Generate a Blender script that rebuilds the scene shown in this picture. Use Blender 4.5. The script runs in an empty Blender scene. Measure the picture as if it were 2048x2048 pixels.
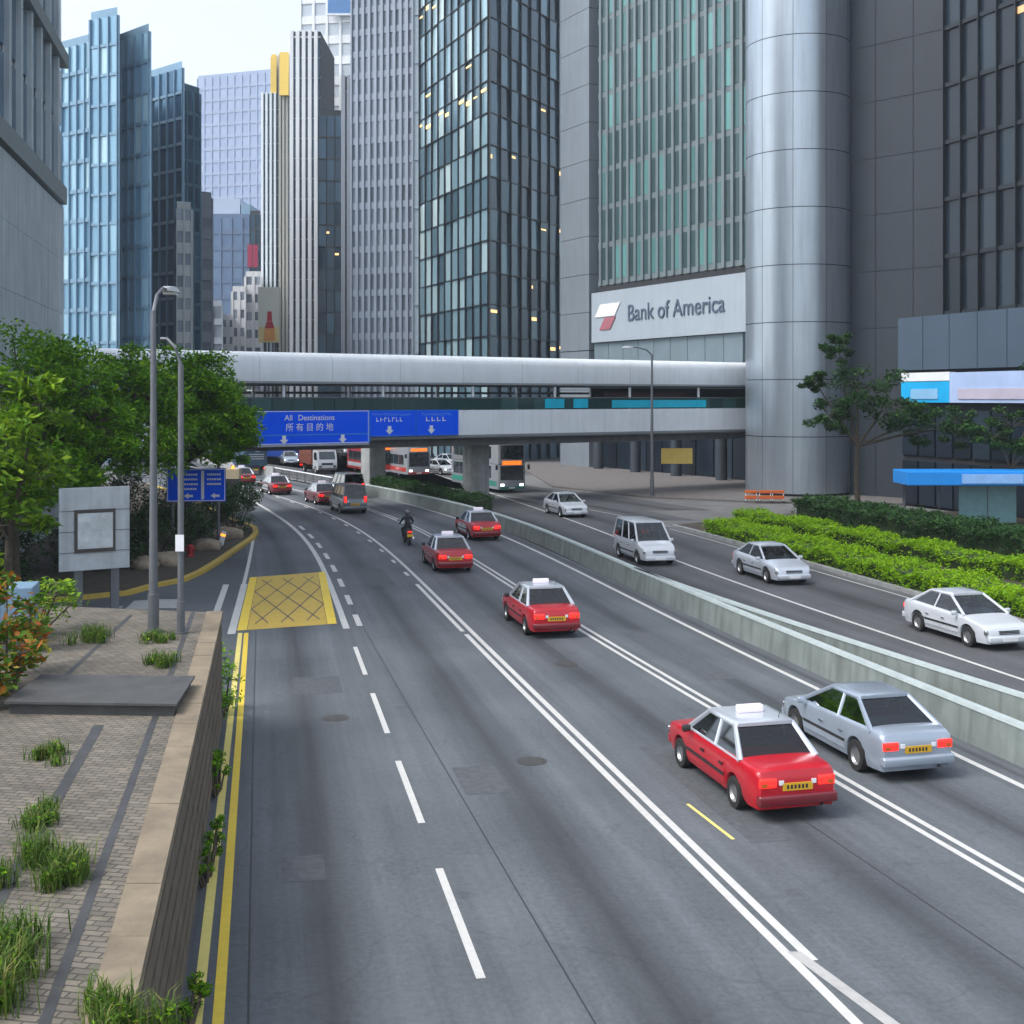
import bpy, bmesh, math, random
import numpy as np
from mathutils import Vector, Matrix
R = math.radians
random.seed(7); np.random.seed(7)
S = bpy.context.scene
COL = S.collection
# ------------------------------------------------------------------ camera, sky, sun, exposure
F, CX, HY, H = 2491.0, 1024.0, 795.0, 7.8       # focal length and horizon measured on the 2048 px photograph
cam = bpy.data.cameras.new('camera'); camo = bpy.data.objects.new('camera', cam); COL.objects.link(camo)
camo.location = (0, 0, H); camo.rotation_euler = (R(90), 0, 0)
cam.sensor_width = 36; cam.lens = F / 2048 * 36; cam.shift_y = (HY - 1024) / 2048
cam.clip_start = 0.1; cam.clip_end = 4000
S.camera = camo
SUN_EL, SUN_AZ = 55, 245
w = bpy.data.worlds.new('World'); S.world = w; w.use_nodes = True
nt = w.node_tree; nt.nodes.clear()
sky = nt.nodes.new('ShaderNodeTexSky'); sky.sky_type = 'NISHITA'; sky.sun_disc = False
sky.sun_elevation = R(SUN_EL); sky.sun_rotation = R(SUN_AZ); sky.air_density = 1.3; sky.dust_density = 3.5; sky.ozone_density = 1.8
hs = nt.nodes.new('ShaderNodeHueSaturation'); hs.inputs['Saturation'].default_value = 0.5
bg = nt.nodes.new('ShaderNodeBackground'); bg.inputs['Strength'].default_value = 0.15
out = nt.nodes.new('ShaderNodeOutputWorld')
nt.links.new(sky.outputs[0], hs.inputs['Color']); nt.links.new(hs.outputs[0], bg.inputs['Color']); nt.links.new(bg.outputs[0], out.inputs['Surface'])
sl = bpy.data.lights.new('sun', 'SUN'); sl.energy = 0.9; sl.angle = R(30); sl.color = (1.0, 0.98, 0.95)
so = bpy.data.objects.new('sun', sl); COL.objects.link(so)
az = R(SUN_AZ); el = R(SUN_EL)
sd = Vector((math.sin(az) * math.cos(el), math.cos(az) * math.cos(el), math.sin(el)))
so.rotation_euler = sd.to_track_quat('Z', 'Y').to_euler(); so.location = sd * 50
S.view_settings.view_transform = 'Standard'; S.view_settings.look = 'None'
S.view_settings.exposure = 1.15; S.view_settings.gamma = 1.0
S.cycles.max_bounces = 6; S.cycles.use_denoising = True

# ------------------------------------------------------------------ helpers
def G(px, py, z=0.0):
    d = (H - z) * F / (py - HY)
    return Vector(((px - CX) * d / F, d, z))
def W(px, py, Y):
    return Vector(((px - CX) * Y / F, Y, H + (HY - py) * Y / F))
def tag(o, label=None, cat=None, group=None, kind=None):
    if label: o['label'] = label
    if cat: o['category'] = cat
    if group: o['group'] = group
    if kind: o['kind'] = kind
    return o
def thing(name, label, cat, loc=(0, 0, 0), rz=0.0, group=None):
    o = bpy.data.objects.new(name, None); COL.objects.link(o); o.empty_display_size = 0.3
    o.location = loc; o.rotation_euler = (0, 0, rz)
    return tag(o, label, cat, group)
def struct(name, m, mat, kind='structure'):
    o = m.build(name, mat); o['kind'] = kind; return o
def copy_tree(o, parent=None):
    c = o.copy(); COL.objects.link(c); c.parent = parent
    for ch in list(o.children): copy_tree(ch, c)
    return c

class M:
    """collects shapes and links them as ONE mesh object"""
    def __init__(s): s.v = []; s.f = []; s.mi = []; s.uv = None
    def add(s, vs, fs, mi=0):
        b = len(s.v); s.v += [tuple(v) for v in vs]
        for f in fs: s.f.append([b + i for i in f]); s.mi.append(mi)
        return s
    def quad(s, a, b, c, d, mi=0): return s.add([a, b, c, d], [(0, 1, 2, 3)], mi)
    def box(s, x0, y0, z0, x1, y1, z1, mi=0, bev=0.0):
        if bev > 0:
            bm = bmesh.new(); bmesh.ops.create_cube(bm, size=1)
            for v in bm.verts: v.co = Vector(((x0 + x1) / 2 + v.co.x * (x1 - x0), (y0 + y1) / 2 + v.co.y * (y1 - y0), (z0 + z1) / 2 + v.co.z * (z1 - z0)))
            bmesh.ops.bevel(bm, geom=bm.edges[:], offset=bev, segments=2, affect='EDGES', profile=0.5)
            bm.verts.index_update(); s.add([v.co for v in bm.verts], [[v.index for v in f.verts] for f in bm.faces], mi); bm.free(); return s
        return s.add([(x0, y0, z0), (x1, y0, z0), (x1, y1, z0), (x0, y1, z0), (x0, y0, z1), (x1, y0, z1), (x1, y1, z1), (x0, y1, z1)],
                     [(0, 3, 2, 1), (4, 5, 6, 7), (0, 1, 5, 4), (1, 2, 6, 5), (2, 3, 7, 6), (3, 0, 4, 7)], mi)
    def hexa(s, p, mi=0):
        return s.add(p, [(0, 3, 2, 1), (4, 5, 6, 7), (0, 1, 5, 4), (1, 2, 6, 5), (2, 3, 7, 6), (3, 0, 4, 7)], mi)
    def obox(s, p0, p1, t0, t1, z0, z1, mi=0):
        """box along the plan line p0->p1, from t0 to t1 along its outward (right hand) normal"""
        d = Vector((p1[0] - p0[0], p1[1] - p0[1])).normalized(); n = Vector((d.y, -d.x))
        q = [Vector(p0[:2]) + n * t0, Vector(p1[:2]) + n * t0, Vector(p1[:2]) + n * t1, Vector(p0[:2]) + n * t1]
        q = [q[3], q[2], q[1], q[0]]
        return s.hexa([(a.x, a.y, z0) for a in q] + [(a.x, a.y, z1) for a in q], mi)
    def prism(s, pts, z0, z1, mi=0):
        n = len(pts)
        ar = sum(pts[i][0] * pts[(i + 1) % n][1] - pts[(i + 1) % n][0] * pts[i][1] for i in range(n))
        if ar < 0: pts = pts[::-1]
        return s.add([(p[0], p[1], z0) for p in pts] + [(p[0], p[1], z1) for p in pts],
                     [list(range(n))[::-1], list(range(n, 2 * n))] + [(i, (i + 1) % n, (i + 1) % n + n, i + n) for i in range(n)], mi)
    def tube(s, pts, r, n=10, cap=True, mi=0):
        pts = [Vector(p) for p in pts]; rr = r if isinstance(r, (list, tuple)) else [r] * len(pts)
        rings = []
        for i, p in enumerate(pts):
            t = (pts[min(i + 1, len(pts) - 1)] - pts[max(i - 1, 0)]).normalized()
            a = t.orthogonal().normalized() if abs(t.z) < 0.9 else Vector((1, 0, 0)) - t * t.x
            if abs(t.z) < 0.9: a = Vector((0, 0, 1)).cross(t).normalized()
            a.normalize(); b = t.cross(a)
            rings.append([p + (a * math.cos(2 * math.pi * k / n) + b * math.sin(2 * math.pi * k / n)) * rr[i] for k in range(n)])
        fs = []
        for i in range(len(pts) - 1):
            for k in range(n): fs.append((i * n + k, i * n + (k + 1) % n, (i + 1) * n + (k + 1) % n, (i + 1) * n + k))
        if cap: fs += [list(range(n))[::-1], [(len(pts) - 1) * n + k for k in range(n)]]
        return s.add([v for q in rings for v in q], fs, mi)
    def lathe(s, prof, c=(0, 0, 0), n=24, axis='z', mi=0):
        vs = []
        for r, h in prof:
            for k in range(n):
                a = 2 * math.pi * k / n; p = (r * math.cos(a), r * math.sin(a), h)
                if axis == 'x': p = (p[2], p[0], p[1])
                if axis == 'y': p = (p[1], p[2], p[0])
                vs.append((c[0] + p[0], c[1] + p[1], c[2] + p[2]))
        fs = [(i * n + k, i * n + (k + 1) % n, (i + 1) * n + (k + 1) % n, (i + 1) * n + k) for i in range(len(prof) - 1) for k in range(n)]
        return s.add(vs, fs, mi)
    def loft(s, rings, cap=True, mi=0, closed=True):
        n = len(rings[0]); fs = []
        for i in range(len(rings) - 1):
            for k in range(n if closed else n - 1): fs.append((i * n + k, i * n + (k + 1) % n, (i + 1) * n + (k + 1) % n, (i + 1) * n + k))
        if cap: fs += [list(range(n))[::-1], [(len(rings) - 1) * n + k for k in range(n)]]
        return s.add([v for q in rings for v in q], fs, mi)
    def build(s, name, mat, parent=None, smooth=None, off=None, fix=False):
        me = bpy.data.meshes.new(name)
        vs = s.v if off is None else [(a - off[0], b - off[1], c - off[2]) for a, b, c in s.v]
        me.from_pydata(vs, [], s.f)
        for m_ in (mat if isinstance(mat, (list, tuple)) else [mat]): me.materials.append(m_)
        if any(s.mi): me.polygons.foreach_set('material_index', s.mi)
        if s.uv is not None:
            ul = me.uv_layers.new(name='lane'); ul.data.foreach_set('uv', [c for p in me.loops for c in s.uv[p.vertex_index]])
        if smooth is not None or fix:
            bm = bmesh.new(); bm.from_mesh(me)
            if fix: bmesh.ops.recalc_face_normals(bm, faces=bm.faces)
            if smooth is not None:
                for f in bm.faces: f.smooth = True
                for e in bm.edges: e.smooth = e.calc_face_angle(0.0) < R(smooth)
            bm.to_mesh(me); bm.free()
        o = bpy.data.objects.new(name, me); COL.objects.link(o)
        if parent: o.parent = parent
        return o

# ------------------------------------------------------------------ materials
def mat(name, col, rough=0.6, metal=0.0, var=0.12, scale=3.0, bump=0.0, bscale=40.0, emit=0.0, spec=0.5, coat=0.0, dirt=0.0):
    m = bpy.data.materials.new(name); m.use_nodes = True; t = m.node_tree; b = t.nodes['Principled BSDF']
    b.inputs['Roughness'].default_value = rough; b.inputs['Metallic'].default_value = metal
    b.inputs['Specular IOR Level'].default_value = spec; b.inputs['Coat Weight'].default_value = coat; b.inputs['Coat Roughness'].default_value = 0.08
    tc = t.nodes.new('ShaderNodeTexCoord')
    n = t.nodes.new('ShaderNodeTexNoise'); n.inputs['Scale'].default_value = scale; n.inputs['Detail'].default_value = 6; n.inputs['Roughness'].default_value = 0.65
    t.links.new(tc.outputs['Object'], n.inputs['Vector'])
    r = t.nodes.new('ShaderNodeValToRGB')
    r.color_ramp.elements[0].position = 0.3; r.color_ramp.elements[1].position = 0.7
    lo = [c * (1 - var) for c in col]; hi = [min(1, c * (1 + var)) for c in col]
    r.color_ramp.elements[0].color = (*lo, 1); r.color_ramp.elements[1].color = (*hi, 1)
    t.links.new(n.outputs['Fac'], r.inputs['Fac'])
    last = r.outputs['Color']
    if dirt:
        mp = t.nodes.new('ShaderNodeMapping'); mp.inputs['Scale'].default_value = (1.2, 1.2, 0.08)
        n3 = t.nodes.new('ShaderNodeTexNoise'); n3.inputs['Scale'].default_value = 2.2; n3.inputs['Detail'].default_value = 5
        t.links.new(tc.outputs['Object'], mp.inputs['Vector']); t.links.new(mp.outputs[0], n3.inputs['Vector'])
        rr = t.nodes.new('ShaderNodeMapRange'); rr.inputs['From Min'].default_value = 0.45; rr.inputs['From Max'].default_value = 0.8; rr.inputs['To Max'].default_value = dirt
        t.links.new(n3.outputs['Fac'], rr.inputs['Value'])
        mx = t.nodes.new('ShaderNodeMixRGB'); mx.inputs['Color2'].default_value = (0.06, 0.055, 0.05, 1)
        t.links.new(rr.outputs[0], mx.inputs['Fac']); t.links.new(last, mx.inputs['Color1']); last = mx.outputs[0]
    t.links.new(last, b.inputs['Base Color'])
    if bump:
        n2 = t.nodes.new('ShaderNodeTexNoise'); n2.inputs['Scale'].default_value = bscale; n2.inputs['Detail'].default_value = 3
        t.links.new(tc.outputs['Object'], n2.inputs['Vector'])
        bp = t.nodes.new('ShaderNodeBump'); bp.inputs['Strength'].default_value = bump; bp.inputs['Distance'].default_value = 0.02
        t.links.new(n2.outputs['Fac'], bp.inputs['Height']); t.links.new(bp.outputs[0], b.inputs['Normal'])
    if emit:
        b.inputs['Emission Color'].default_value = (*col, 1); b.inputs['Emission Strength'].default_value = emit
    return m
def rand_node(t):
    g = t.nodes.new('ShaderNodeNewGeometry'); oi = t.nodes.new('ShaderNodeObjectInfo')
    cb = t.nodes.new('ShaderNodeCombineXYZ'); wn = t.nodes.new('ShaderNodeTexWhiteNoise'); wn.noise_dimensions = '3D'
    t.links.new(g.outputs['Random Per Island'], cb.inputs[0]); t.links.new(oi.outputs['Random'], cb.inputs[1]); t.links.new(cb.outputs[0], wn.inputs['Vector'])
    return wn.outputs['Value']
def ramp(t, src, stops):
    r = t.nodes.new('ShaderNodeValToRGB'); e = r.color_ramp.elements
    while len(e) < len(stops): e.new(0.5)
    for k, (p, c) in enumerate(stops): e[k].position = p; e[k].color = (*c, 1)
    t.links.new(src, r.inputs['Fac']); return r.outputs['Color']
def glass(name, stops, rough=0.12, metal=0.55):
    """curtain wall glazing: each pane takes a slightly different tint"""
    m = bpy.data.materials.new(name); m.use_nodes = True; t = m.node_tree; b = t.nodes['Principled BSDF']
    b.inputs['Roughness'].default_value = rough; b.inputs['Metallic'].default_value = metal
    t.links.new(ramp(t, rand_node(t), stops), b.inputs['Base Color'])
    tc = t.nodes.new('ShaderNodeTexCoord'); n = t.nodes.new('ShaderNodeTexNoise'); n.inputs['Scale'].default_value = 0.5
    t.links.new(tc.outputs['Object'], n.inputs['Vector'])
    bp = t.nodes.new('ShaderNodeBump'); bp.inputs['Strength'].default_value = 0.15; bp.inputs['Distance'].default_value = 0.05
    t.links.new(n.outputs['Fac'], bp.inputs['Height']); t.links.new(bp.outputs[0], b.inputs['Normal'])
    return m
def leafmat(name, stops, rough=0.5):
    m = bpy.data.materials.new(name); m.use_nodes = True; t = m.node_tree; b = t.nodes['Principled BSDF']
    b.inputs['Roughness'].default_value = rough; b.inputs['Specular IOR Level'].default_value = 0.2
    c = ramp(t, rand_node(t), stops); t.links.new(c, b.inputs['Base Color'])
    tr = t.nodes.new('ShaderNodeBsdfTranslucent'); t.links.new(c, tr.inputs['Color'])
    mx = t.nodes.new('ShaderNodeMixShader'); mx.inputs[0].default_value = 0.3
    o = t.nodes['Material Output']; t.links.new(b.outputs[0], mx.inputs[1]); t.links.new(tr.outputs[0], mx.inputs[2]); t.links.new(mx.outputs[0], o.inputs['Surface'])
    return m
def roadmat(name, base=(0.092, 0.104, 0.115)):
    """asphalt with oil streaks down each lane; uv = (lane position 0..1, metres along)"""
    m = bpy.data.materials.new(name); m.use_nodes = True; t = m.node_tree; b = t.nodes['Principled BSDF']
    b.inputs['Roughness'].default_value = 0.72; b.inputs['Specular IOR Level'].default_value = 0.45
    uv = t.nodes.new('ShaderNodeUVMap'); uv.uv_map = 'lane'
    sx = t.nodes.new('ShaderNodeSeparateXYZ'); t.links.new(uv.outputs[0], sx.inputs[0])
    fr = t.nodes.new('ShaderNodeMath'); fr.operation = 'FRACT'; t.links.new(sx.outputs[0], fr.inputs[0])
    # streak coordinates: wobble the across coordinate
    mp = t.nodes.new('ShaderNodeMapping'); mp.inputs['Scale'].default_value = (1.0, 0.03, 1); t.links.new(uv.outputs[0], mp.inputs[0])
    nw = t.nodes.new('ShaderNodeTexNoise'); nw.inputs['Scale'].default_value = 1.6; nw.inputs['Detail'].default_value = 2; t.links.new(mp.outputs[0], nw.inputs['Vector'])
    ad = t.nodes.new('ShaderNodeMath'); ad.operation = 'MULTIPLY_ADD'; ad.inputs[1].default_value = 0.16; t.links.new(nw.outputs['Fac'], ad.inputs[0]); t.links.new(fr.outputs[0], ad.inputs[2])
    k = ramp(t, ad.outputs[0], [(0.0, (1.0,) * 3), (0.25, (1.08,) * 3), (0.40, (0.95,) * 3), (0.57, (0.50,) * 3), (0.68, (0.80,) * 3), (0.82, (1.1,) * 3), (1.0, (0.98,) * 3)])
    mp2 = t.nodes.new('ShaderNodeMapping'); mp2.inputs['Scale'].default_value = (9, 0.06, 1); t.links.new(uv.outputs[0], mp2.inputs[0])
    n2 = t.nodes.new('ShaderNodeTexNoise'); n2.inputs['Scale'].default_value = 1.0; n2.inputs['Detail'].default_value = 6; n2.inputs['Roughness'].default_value = 0.7; t.links.new(mp2.outputs[0], n2.inputs['Vector'])
    k2 = ramp(t, n2.outputs['Fac'], [(0.25, (0.72,) * 3), (0.75, (1.22,) * 3)])
    tc = t.nodes.new('ShaderNodeTexCoord')
    n3 = t.nodes.new('ShaderNodeTexNoise'); n3.inputs['Scale'].default_value = 9; n3.inputs['Detail'].default_value = 8; n3.inputs['Roughness'].default_value = 0.8; t.links.new(tc.outputs['Object'], n3.inputs['Vector'])
    k3 = ramp(t, n3.outputs['Fac'], [(0.3, (0.75,) * 3), (0.7, (1.25,) * 3)])
    n4 = t.nodes.new('ShaderNodeTexNoise'); n4.inputs['Scale'].default_value = 0.25; n4.inputs['Detail'].default_value = 4; t.links.new(tc.outputs['Object'], n4.inputs['Vector'])
    k4 = ramp(t, n4.outputs['Fac'], [(0.35, (0.85, 0.86, 0.87)), (0.65, (1.1, 1.1, 1.1))])
    vo = t.nodes.new('ShaderNodeTexVoronoi'); vo.feature = 'DISTANCE_TO_EDGE'; vo.inputs['Scale'].default_value = 0.22
    nd = t.nodes.new('ShaderNodeTexNoise'); nd.inputs['Scale'].default_value = 1.1; nd.inputs['Detail'].default_value = 5; t.links.new(tc.outputs['Object'], nd.inputs['Vector'])
    va = t.nodes.new('ShaderNodeMixRGB'); va.blend_type = 'ADD'; va.inputs[0].default_value = 0.9; t.links.new(tc.outputs['Object'], va.inputs[1]); t.links.new(nd.outputs['Color'], va.inputs[2]); t.links.new(va.outputs[0], vo.inputs['Vector'])
    k5 = ramp(t, vo.outputs['Distance'], [(0.0, (0.84,) * 3), (0.003, (0.90,) * 3), (0.006, (1.0,) * 3), (1.0, (1.0,) * 3)])
    n6 = t.nodes.new('ShaderNodeTexNoise'); n6.inputs['Scale'].default_value = 0.9; n6.inputs['Detail'].default_value = 10; n6.inputs['Roughness'].default_value = 0.7; t.links.new(tc.outputs['Object'], n6.inputs['Vector'])
    k6 = ramp(t, n6.outputs['Fac'], [(0.28, (0.7,) * 3), (0.4, (1.0,) * 3), (0.62, (1.0,) * 3), (0.75, (1.18,) * 3)])
    cur = None
    for kk in (k, k2, k3, k4, k5, k6):
        x = t.nodes.new('ShaderNodeMixRGB'); x.blend_type = 'MULTIPLY'; x.inputs[0].default_value = 1
        if cur is None: x.inputs[1].default_value = (*base, 1)
        else: t.links.new(cur, x.inputs[1])
        t.links.new(kk, x.inputs[2]); cur = x.outputs[0]
    t.links.new(cur, b.inputs['Base Color'])
    n5 = t.nodes.new('ShaderNodeTexNoise'); n5.inputs['Scale'].default_value = 60; n5.inputs['Detail'].default_value = 2; t.links.new(tc.outputs['Object'], n5.inputs['Vector'])
    bp = t.nodes.new('ShaderNodeBump'); bp.inputs['Strength'].default_value = 0.35; bp.inputs['Distance'].default_value = 0.01
    t.links.new(n5.outputs['Fac'], bp.inputs['Height']); t.links.new(bp.outputs[0], b.inputs['Normal'])
    return m
def paintmat(name, col, wear=0.5, scale=6):
    m = bpy.data.materials.new(name); m.use_nodes = True; t = m.node_tree; b = t.nodes['Principled BSDF']; b.inputs['Roughness'].default_value = 0.6
    tc = t.nodes.new('ShaderNodeTexCoord'); n = t.nodes.new('ShaderNodeTexNoise'); n.inputs['Scale'].default_value = scale; n.inputs['Detail'].default_value = 9; n.inputs['Roughness'].default_value = 0.75
    t.links.new(tc.outputs['Object'], n.inputs['Vector'])
    n2 = t.nodes.new('ShaderNodeTexNoise'); n2.inputs['Scale'].default_value = 0.6; n2.inputs['Detail'].default_value = 3; t.links.new(tc.outputs['Object'], n2.inputs['Vector'])
    a = t.nodes.new('ShaderNodeMath'); a.operation = 'MULTIPLY_ADD'; a.inputs[1].default_value = 0.5; t.links.new(n2.outputs['Fac'], a.inputs[0]); t.links.new(n.outputs['Fac'], a.inputs[2])
    c = ramp(t, a.outputs[0], [(0.5 - 0.2 + 0.35 * wear, (0.12, 0.12, 0.125)), (0.56 - 0.2 + 0.35 * wear, tuple(x * 0.75 for x in col)), (0.95, col)])
    t.links.new(c, b.inputs['Base Color']); return m
def brickmat(name, c1, c2, mortar, scale, bw=0.5, bh=0.25, ms=0.02, rough=0.85, grime=0.5):
    m = bpy.data.materials.new(name); m.use_nodes = True; t = m.node_tree; b = t.nodes['Principled BSDF']; b.inputs['Roughness'].default_value = rough
    tc = t.nodes.new('ShaderNodeTexCoord'); br = t.nodes.new('ShaderNodeTexBrick')
    br.inputs['Color1'].default_value = (*c1, 1); br.inputs['Color2'].default_value = (*c2, 1); br.inputs['Mortar'].default_value = (*mortar, 1)
    br.inputs['Scale'].default_value = scale; br.inputs['Brick Width'].default_value = bw; br.inputs['Row Height'].default_value = bh; br.inputs['Mortar Size'].default_value = ms
    mp = t.nodes.new('ShaderNodeMapping'); mp.inputs['Rotation'].default_value = (0, 0, R(10.9)); t.links.new(tc.outputs['Object'], mp.inputs[0]); t.links.new(mp.outputs[0], br.inputs['Vector'])
    n = t.nodes.new('ShaderNodeTexNoise'); n.inputs['Scale'].default_value = 1.3; n.inputs['Detail'].default_value = 8; n.inputs['Roughness'].default_value = 0.7; t.links.new(tc.outputs['Object'], n.inputs['Vector'])
    k = ramp(t, n.outputs['Fac'], [(0.3, (1 - grime,) * 3), (0.7, (1.1, 1.1, 1.08))])
    x = t.nodes.new('ShaderNodeMixRGB'); x.blend_type = 'MULTIPLY'; x.inputs[0].default_value = 1; t.links.new(br.outputs['Color'], x.inputs[1]); t.links.new(k, x.inputs[2])
    t.links.new(x.outputs[0], b.inputs['Base Color'])
    bp = t.nodes.new('ShaderNodeBump'); bp.inputs['Strength'].default_value = 0.5; bp.inputs['Distance'].default_value = 0.01; t.links.new(br.outputs['Fac'], bp.inputs['Height']); bp.invert = True
    t.links.new(bp.outputs[0], b.inputs['Normal']); return m

MT = {}
MT['road'] = roadmat('asphalt'); MT['road_warm'] = roadmat('warm_asphalt', (0.078, 0.080, 0.086))
MT['ground'] = mat('city_ground', (0.13, 0.13, 0.13), 0.85, var=0.25, scale=0.4)
MT['white_paint'] = paintmat('white_road_paint', (0.56, 0.56, 0.54), 0.26)
MT['worn_white'] = paintmat('worn_white_paint', (0.42, 0.42, 0.41), 0.55)
MT['yellow_paint'] = paintmat('yellow_road_paint', (0.80, 0.58, 0.05), 0.12)
MT['pale_yellow'] = paintmat('pale_yellow_paint', (0.78, 0.66, 0.20), 0.1)
MT['box_yellow'] = paintmat('worn_yellow_paint', (0.56, 0.385, 0.05), 0.33, 3)
MT['concrete'] = mat('concrete', (0.30, 0.31, 0.31), 0.85, var=0.2, scale=1.2, bump=0.15, dirt=0.5)
MT['dark_concrete'] = mat('dark_concrete', (0.13, 0.13, 0.135), 0.85, var=0.2, scale=1.0, dirt=0.5)
MT['barrier'] = mat('barrier_concrete', (0.19, 0.225, 0.215), 0.8, var=0.22, scale=0.8, bump=0.2, dirt=0.6)
MT['barrier_top'] = mat('barrier_cap', (0.36, 0.42, 0.42), 0.7, var=0.12)
MT['kerb_yellow'] = paintmat('yellow_kerb_paint', (0.50, 0.35, 0.06), 0.35)
MT['soil'] = mat('soil', (0.055, 0.045, 0.033), 0.95, var=0.4, scale=2.0, bump=0.6, bscale=12)
MT['paving'] = brickmat('terrace_paving', (0.20, 0.175, 0.14), (0.135, 0.12, 0.10), (0.065, 0.06, 0.052), 2.4, 0.5, 0.25, 0.025)
MT['coping'] = mat('sandstone_coping', (0.20, 0.162, 0.112), 0.85, var=0.25, scale=1.5, bump=0.3, dirt=0.35)
MT['wall_brown'] = mat('ribbed_wall', (0.13, 0.105, 0.075), 0.9, var=0.3, scale=2.5, bump=0.4, dirt=0.6)
MT['dark_stone'] = mat('dark_stone', (0.045, 0.047, 0.05), 0.6, var=0.3, scale=2)
MT['bark'] = mat('bark', (0.075, 0.06, 0.045), 0.95, var=0.4, scale=5, bump=0.8, bscale=20)
MT['steel'] = mat('galvanised_steel', (0.15, 0.16, 0.175), 0.5, 0.5, var=0.12, scale=4, dirt=0.3)
MT['dark_steel'] = mat('dark_steel', (0.11, 0.115, 0.12), 0.5, 0.4, var=0.15)
MT['sign_grey'] = mat('grey_sign_back', (0.46, 0.50, 0.53), 0.5, 0.2, var=0.12, scale=2, dirt=0.3)
MT['blue_sign'] = mat('blue_road_sign', (0.0, 0.10, 0.95), 0.6, var=0.05, spec=0.1)
MT['light_blue'] = mat('light_blue_film', (0.01, 0.20, 0.70), 0.35, var=0.03)
MT['sign_white'] = mat('white_sign_film', (0.75, 0.77, 0.8), 0.45, var=0.03)
MT['white_panel'] = mat('white_metal_panel', (0.76, 0.80, 0.84), 0.42, 0.1, var=0.05, scale=0.6, dirt=0.10)
MT['soffit'] = mat('bridge_soffit', (0.10, 0.105, 0.11), 0.8, var=0.15)
MT['green_glass'] = glass('green_parapet_glass', [(0, (0.02, 0.06, 0.055)), (0.6, (0.03, 0.08, 0.075)), (1, (0.05, 0.13, 0.12))], 0.1, 0.3)
MT['tyre'] = mat('rubber', (0.018, 0.018, 0.018), 0.85, var=0.2)
MT['rim'] = mat('wheel_metal', (0.35, 0.36, 0.37), 0.35, 0.8, var=0.1)
MT['red'] = mat('red_car_paint', (0.42, 0.001, 0.012), 0.32, var=0.05, coat=0.5, dirt=0.08)
MT['dark_red'] = mat('dark_red_car_paint', (0.15, 0.004, 0.012), 0.3, var=0.05, coat=0.7, dirt=0.1)
MT['silver'] = mat('silver_car_paint', (0.52, 0.56, 0.62), 0.3, 0.35, var=0.03, coat=0.7)
MT['silver_blue'] = mat('blue_silver_car_paint', (0.34, 0.40, 0.48), 0.28, 0.4, var=0.03, coat=0.7)
MT['white_car'] = mat('white_car_paint', (0.50, 0.53, 0.57), 0.28, var=0.03, coat=0.7)
MT['grey_car'] = mat('grey_car_paint', (0.11, 0.125, 0.145), 0.3, 0.3, var=0.04, coat=0.7)
def carglass():
    m = bpy.data.materials.new('car_glass'); m.use_nodes = True; t = m.node_tree; t.nodes.clear()
    tr = t.nodes.new('ShaderNodeBsdfTransparent'); tr.inputs['Color'].default_value = (0.30, 0.36, 0.37, 1)
    gl = t.nodes.new('ShaderNodeBsdfGlossy'); gl.inputs['Roughness'].default_value = 0.03
    fr = t.nodes.new('ShaderNodeFresnel'); fr.inputs['IOR'].default_value = 1.75
    mx = t.nodes.new('ShaderNodeMixShader'); o = t.nodes.new('ShaderNodeOutputMaterial')
    t.links.new(fr.outputs[0], mx.inputs[0]); t.links.new(tr.outputs[0], mx.inputs[1]); t.links.new(gl.outputs[0], mx.inputs[2]); t.links.new(mx.outputs[0], o.inputs['Surface']); return m
MT['car_glass'] = carglass()
MT['dark_pane'] = mat('dark_pane', (0.018, 0.028, 0.035), 0.05, var=0.1, spec=0.8, coat=0.3)
MT['seat'] = mat('seat_fabric', (0.035, 0.036, 0.04), .9, var=.2, scale=9)
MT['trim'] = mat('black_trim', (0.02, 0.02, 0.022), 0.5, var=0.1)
MT['tail'] = mat('tail_lamp', (1.0, 0.02, 0.015), 0.25, emit=0.85, var=0.02)
MT['amber'] = mat('amber_lamp', (1.0, 0.24, 0.02), 0.25, emit=1.4, var=0.02)
MT['head'] = mat('headlamp', (0.95, 0.97, 1.0), 0.15, emit=1.3, var=0.02)
MT['plate_y'] = mat('yellow_plate', (0.62, 0.36, 0.02), 0.5, var=0.05)
MT['plate_w'] = mat('white_plate', (0.7, 0.7, 0.7), 0.5, var=0.05)
MT['taxi_sign'] = mat('roof_sign', (0.72, 0.66, 0.74), 0.4, var=0.04, emit=0.15)
MT['chrome'] = mat('chrome', (0.6, 0.6, 0.62), 0.15, 1.0, var=0.03)
MT['skin'] = mat('skin', (0.42, 0.26, 0.19), 0.55, var=0.06)
MT['jacket'] = mat('dark_jacket', (0.02, 0.022, 0.026), 0.8, var=0.25, scale=8)
MT['trousers'] = mat('dark_trousers', (0.025, 0.028, 0.04), 0.85, var=0.2, scale=8)
MT['helmet'] = mat('helmet_shell', (0.10, 0.09, 0.11), 0.2, var=0.05, coat=0.8)
GRN = leafmat('tree_leaf', [(0, (0.05, 0.15, 0.006)), (0.5, (0.11, 0.28, 0.010)), (0.85, (0.20, 0.40, 0.012)), (1, (0.30, 0.48, 0.015))])
DGRN = leafmat('dark_leaf', [(0, (0.016, 0.045, 0.012)), (0.6, (0.028, 0.085, 0.018)), (1, (0.055, 0.14, 0.025))])
YGRN = leafmat('yellow_green_leaf', [(0, (0.07, 0.17, 0.01)), (0.6, (0.14, 0.28, 0.012)), (1, (0.27, 0.40, 0.02))])
LIME = leafmat('lime_leaf', [(0, (0.13, 0.30, 0.002)), (0.6, (0.22, 0.42, 0.003)), (1, (0.33, 0.50, 0.006))])
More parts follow.
